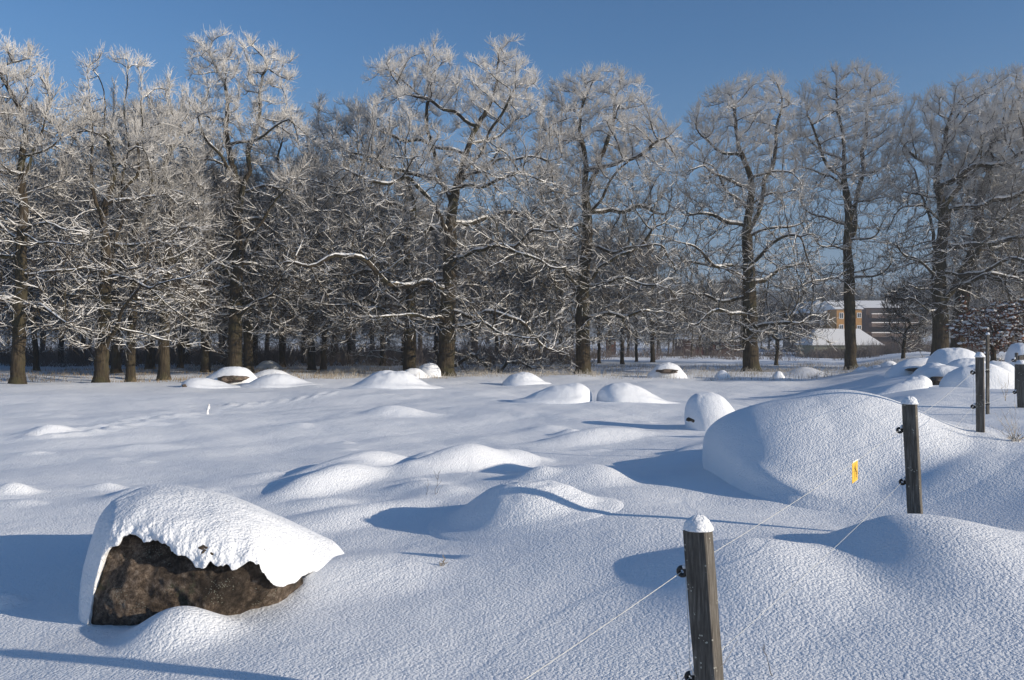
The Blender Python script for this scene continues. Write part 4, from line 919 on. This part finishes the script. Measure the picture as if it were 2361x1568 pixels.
# ------------------------------------------------------------------ houses
def gable(bm, x0, x1, y0, y1, z0, z1, ov=.3, along='x'):
    ym, xm = (y0 + y1) / 2, (x0 + x1) / 2
    if along == 'x': P_ = [(x0 - ov, y0 - ov, z0), (x1 + ov, y0 - ov, z0), (x1 + ov, y1 + ov, z0), (x0 - ov, y1 + ov, z0), (x0 - ov + (0), ym, z1), (x1 + ov, ym, z1)]; Fc = ((0, 1, 5, 4), (2, 3, 4, 5), (0, 4, 3), (1, 2, 5), (3, 2, 1, 0))
    else: P_ = [(x0 - ov, y0 - ov, z0), (x1 + ov, y0 - ov, z0), (x1 + ov, y1 + ov, z0), (x0 - ov, y1 + ov, z0), (xm, y0 - ov, z1), (xm, y1 + ov, z1)]; Fc = ((0, 4, 5, 3), (1, 2, 5, 4), (0, 1, 4), (2, 3, 5), (3, 2, 1, 0))
    vs = [bm.verts.new(p_) for p_ in P_]
    for f in Fc: bm.faces.new([vs[i] for i in f])
def window(e, x, y, z, w, h):
    bm = bmesh.new(); t = .12
    box(bm, x - w, x + w, y - .06, y + .02, z + h - t, z + h); box(bm, x - w, x + w, y - .06, y + .02, z - h, z - h + t)
    box(bm, x - w, x - w + t, y - .055, y + .02, z - h + t, z + h - t); box(bm, x + w - t, x + w, y - .055, y + .02, z - h + t, z + h - t)
    box(bm, x - .04, x + .04, y - .05, y + .02, z - h + t, z + h - t)
    f = bm_obj("window", bm, WHITEP, e)
    bm = bmesh.new(); box(bm, x - w + t, x + w - t, y - .03, y + .01, z - h + t, z + h - t); bm_obj("pane", bm, GLASS, f)
def house(name, label, px0, px1, py_ridge, py_eave, py_foot, d, dep, wallm, wins=(), roofh=None, along='x', hip=False):
    k = d / F; xc = (px0 + px1) / 2; hw = (px1 - px0) / 2 * k
    X0 = (xc - CX) * k; zf = CAMZ - (py_foot - CY) * k; ze = CAMZ - (py_eave - CY) * k - zf; zr = CAMZ - (py_ridge - CY) * k - zf
    e = empty(name, (X0, d, zf)); tag(e, label, "building")
    bm = bmesh.new(); box(bm, -hw + .3, hw - .3, 0, dep, -2, ze); bm_obj("wall", bm, wallm, e)
    bm = bmesh.new(); gable(bm, -hw + .3, hw - .3, 0, dep, ze + .003, zr, .4, along)
    if hip:
        for v in bm.verts:
            if v.co.z > ze + .2: v.co.x *= .62
    bm_obj("roof", bm, BSNOW, e)
    for (a, b_, w, h) in wins: window(e, (a - xc) * k, -.01, CAMZ - (b_ - CY) * k - zf, w * k, h * k)
    return e, k, zf, ze, zr, hw
e, *_ = house("apartment_building", "ochre apartment block with white windows and snowy roof, behind the slender black trunk", 1926, 1990, 690, 713, 815, 190, 12, ORANGE, [(1940, 728, 5, 7), (1940, 754, 5, 6), (1981, 755, 5, 5), (1981, 727, 5, 6), (1940, 782, 5, 6), (1981, 782, 5, 6)])
e, *_ = house("brick_building", "dark brown brick block with snowy gable left of the ochre one", 1850, 1925, 692, 722, 815, 196, 14, BROWNB, [(1870, 745, 4, 5), (1895, 745, 4, 5), (1870, 775, 4, 5)], along='y')
e, k, zf, ze, zr, hw = house("balcony_building", "long brown block with snow-lined balconies right of the ochre one", 1994, 2120, 690, 710, 815, 205, 14, BROWNB)
for j, yy in enumerate((725, 745, 768)):
    z = CAMZ - (yy - CY) * k - zf
    bm = bmesh.new(); box(bm, -hw + 1, hw - 1, -1.6, -.003, z - .9, z); bp = bm_obj("balcony", bm, plain("balcony_panel_%d" % j, (.15, .115, .095), .9, .1) if j == 0 else bpy.data.materials["balcony_panel_0"], e)
    bm = bmesh.new(); box(bm, -hw + 1, hw - 1, -1.65, -1.3, z + .004, z + .2); bm_obj("snow_line", bm, BSNOW, bp)
    bm = bmesh.new(); box(bm, -hw + 1.2, hw - 1.2, -.05, -.004, z + .25, z + 1.0); bm_obj("window_band", bm, DARKB, e)
house("small_house", "low pale house with a broad snow-covered hip roof", 1872, 2036, 757, 796, 822, 112, 7, PALEW, [(1925, 807, 6, 6), (1990, 807, 6, 6)], hip=True)
house("red_cottage", "dark red cottage with a snowy roof left of the fourth large oak", 1640, 1712, 765, 788, 822, 130, 7, REDW, [(1655, 800, 4, 5), (1690, 800, 4, 5)])
house("red_shed", "red outbuilding just left of the dark red cottage", 1570, 1630, 770, 782, 822, 140, 7, REDW, [(1600, 797, 4, 4)])
house("orange_cottage", "tiny orange-red house glimpsed right of the round-topped oak", 1400, 1424, 774, 783, 815, 150, 5, plain("orange_boards", (.40, .13, .06), .9, .1), [(1412, 791, 2.5, 3)])

# ------------------------------------------------------------------ thin winter haze
hm = bpy.data.materials.new("winter_haze"); hm.use_nodes = True; ht = hm.node_tree
ht.nodes.remove(ht.nodes["Principled BSDF"]); pv = ht.nodes.new("ShaderNodeVolumePrincipled")
pv.inputs["Color"].default_value = (.80, .86, .95, 1); pv.inputs["Density"].default_value = .0009; pv.inputs["Anisotropy"].default_value = .2
ht.links.new(pv.outputs[0], ht.nodes["Material Output"].inputs["Volume"])
bm = bmesh.new(); box(bm, -2600, 2600, -450, 3600, -4, 30); bmesh.ops.recalc_face_normals(bm, faces=bm.faces)
tag(bm_obj("haze", bm, hm), "thin pale winter haze over the field and the wood", "haze", kind="stuff")
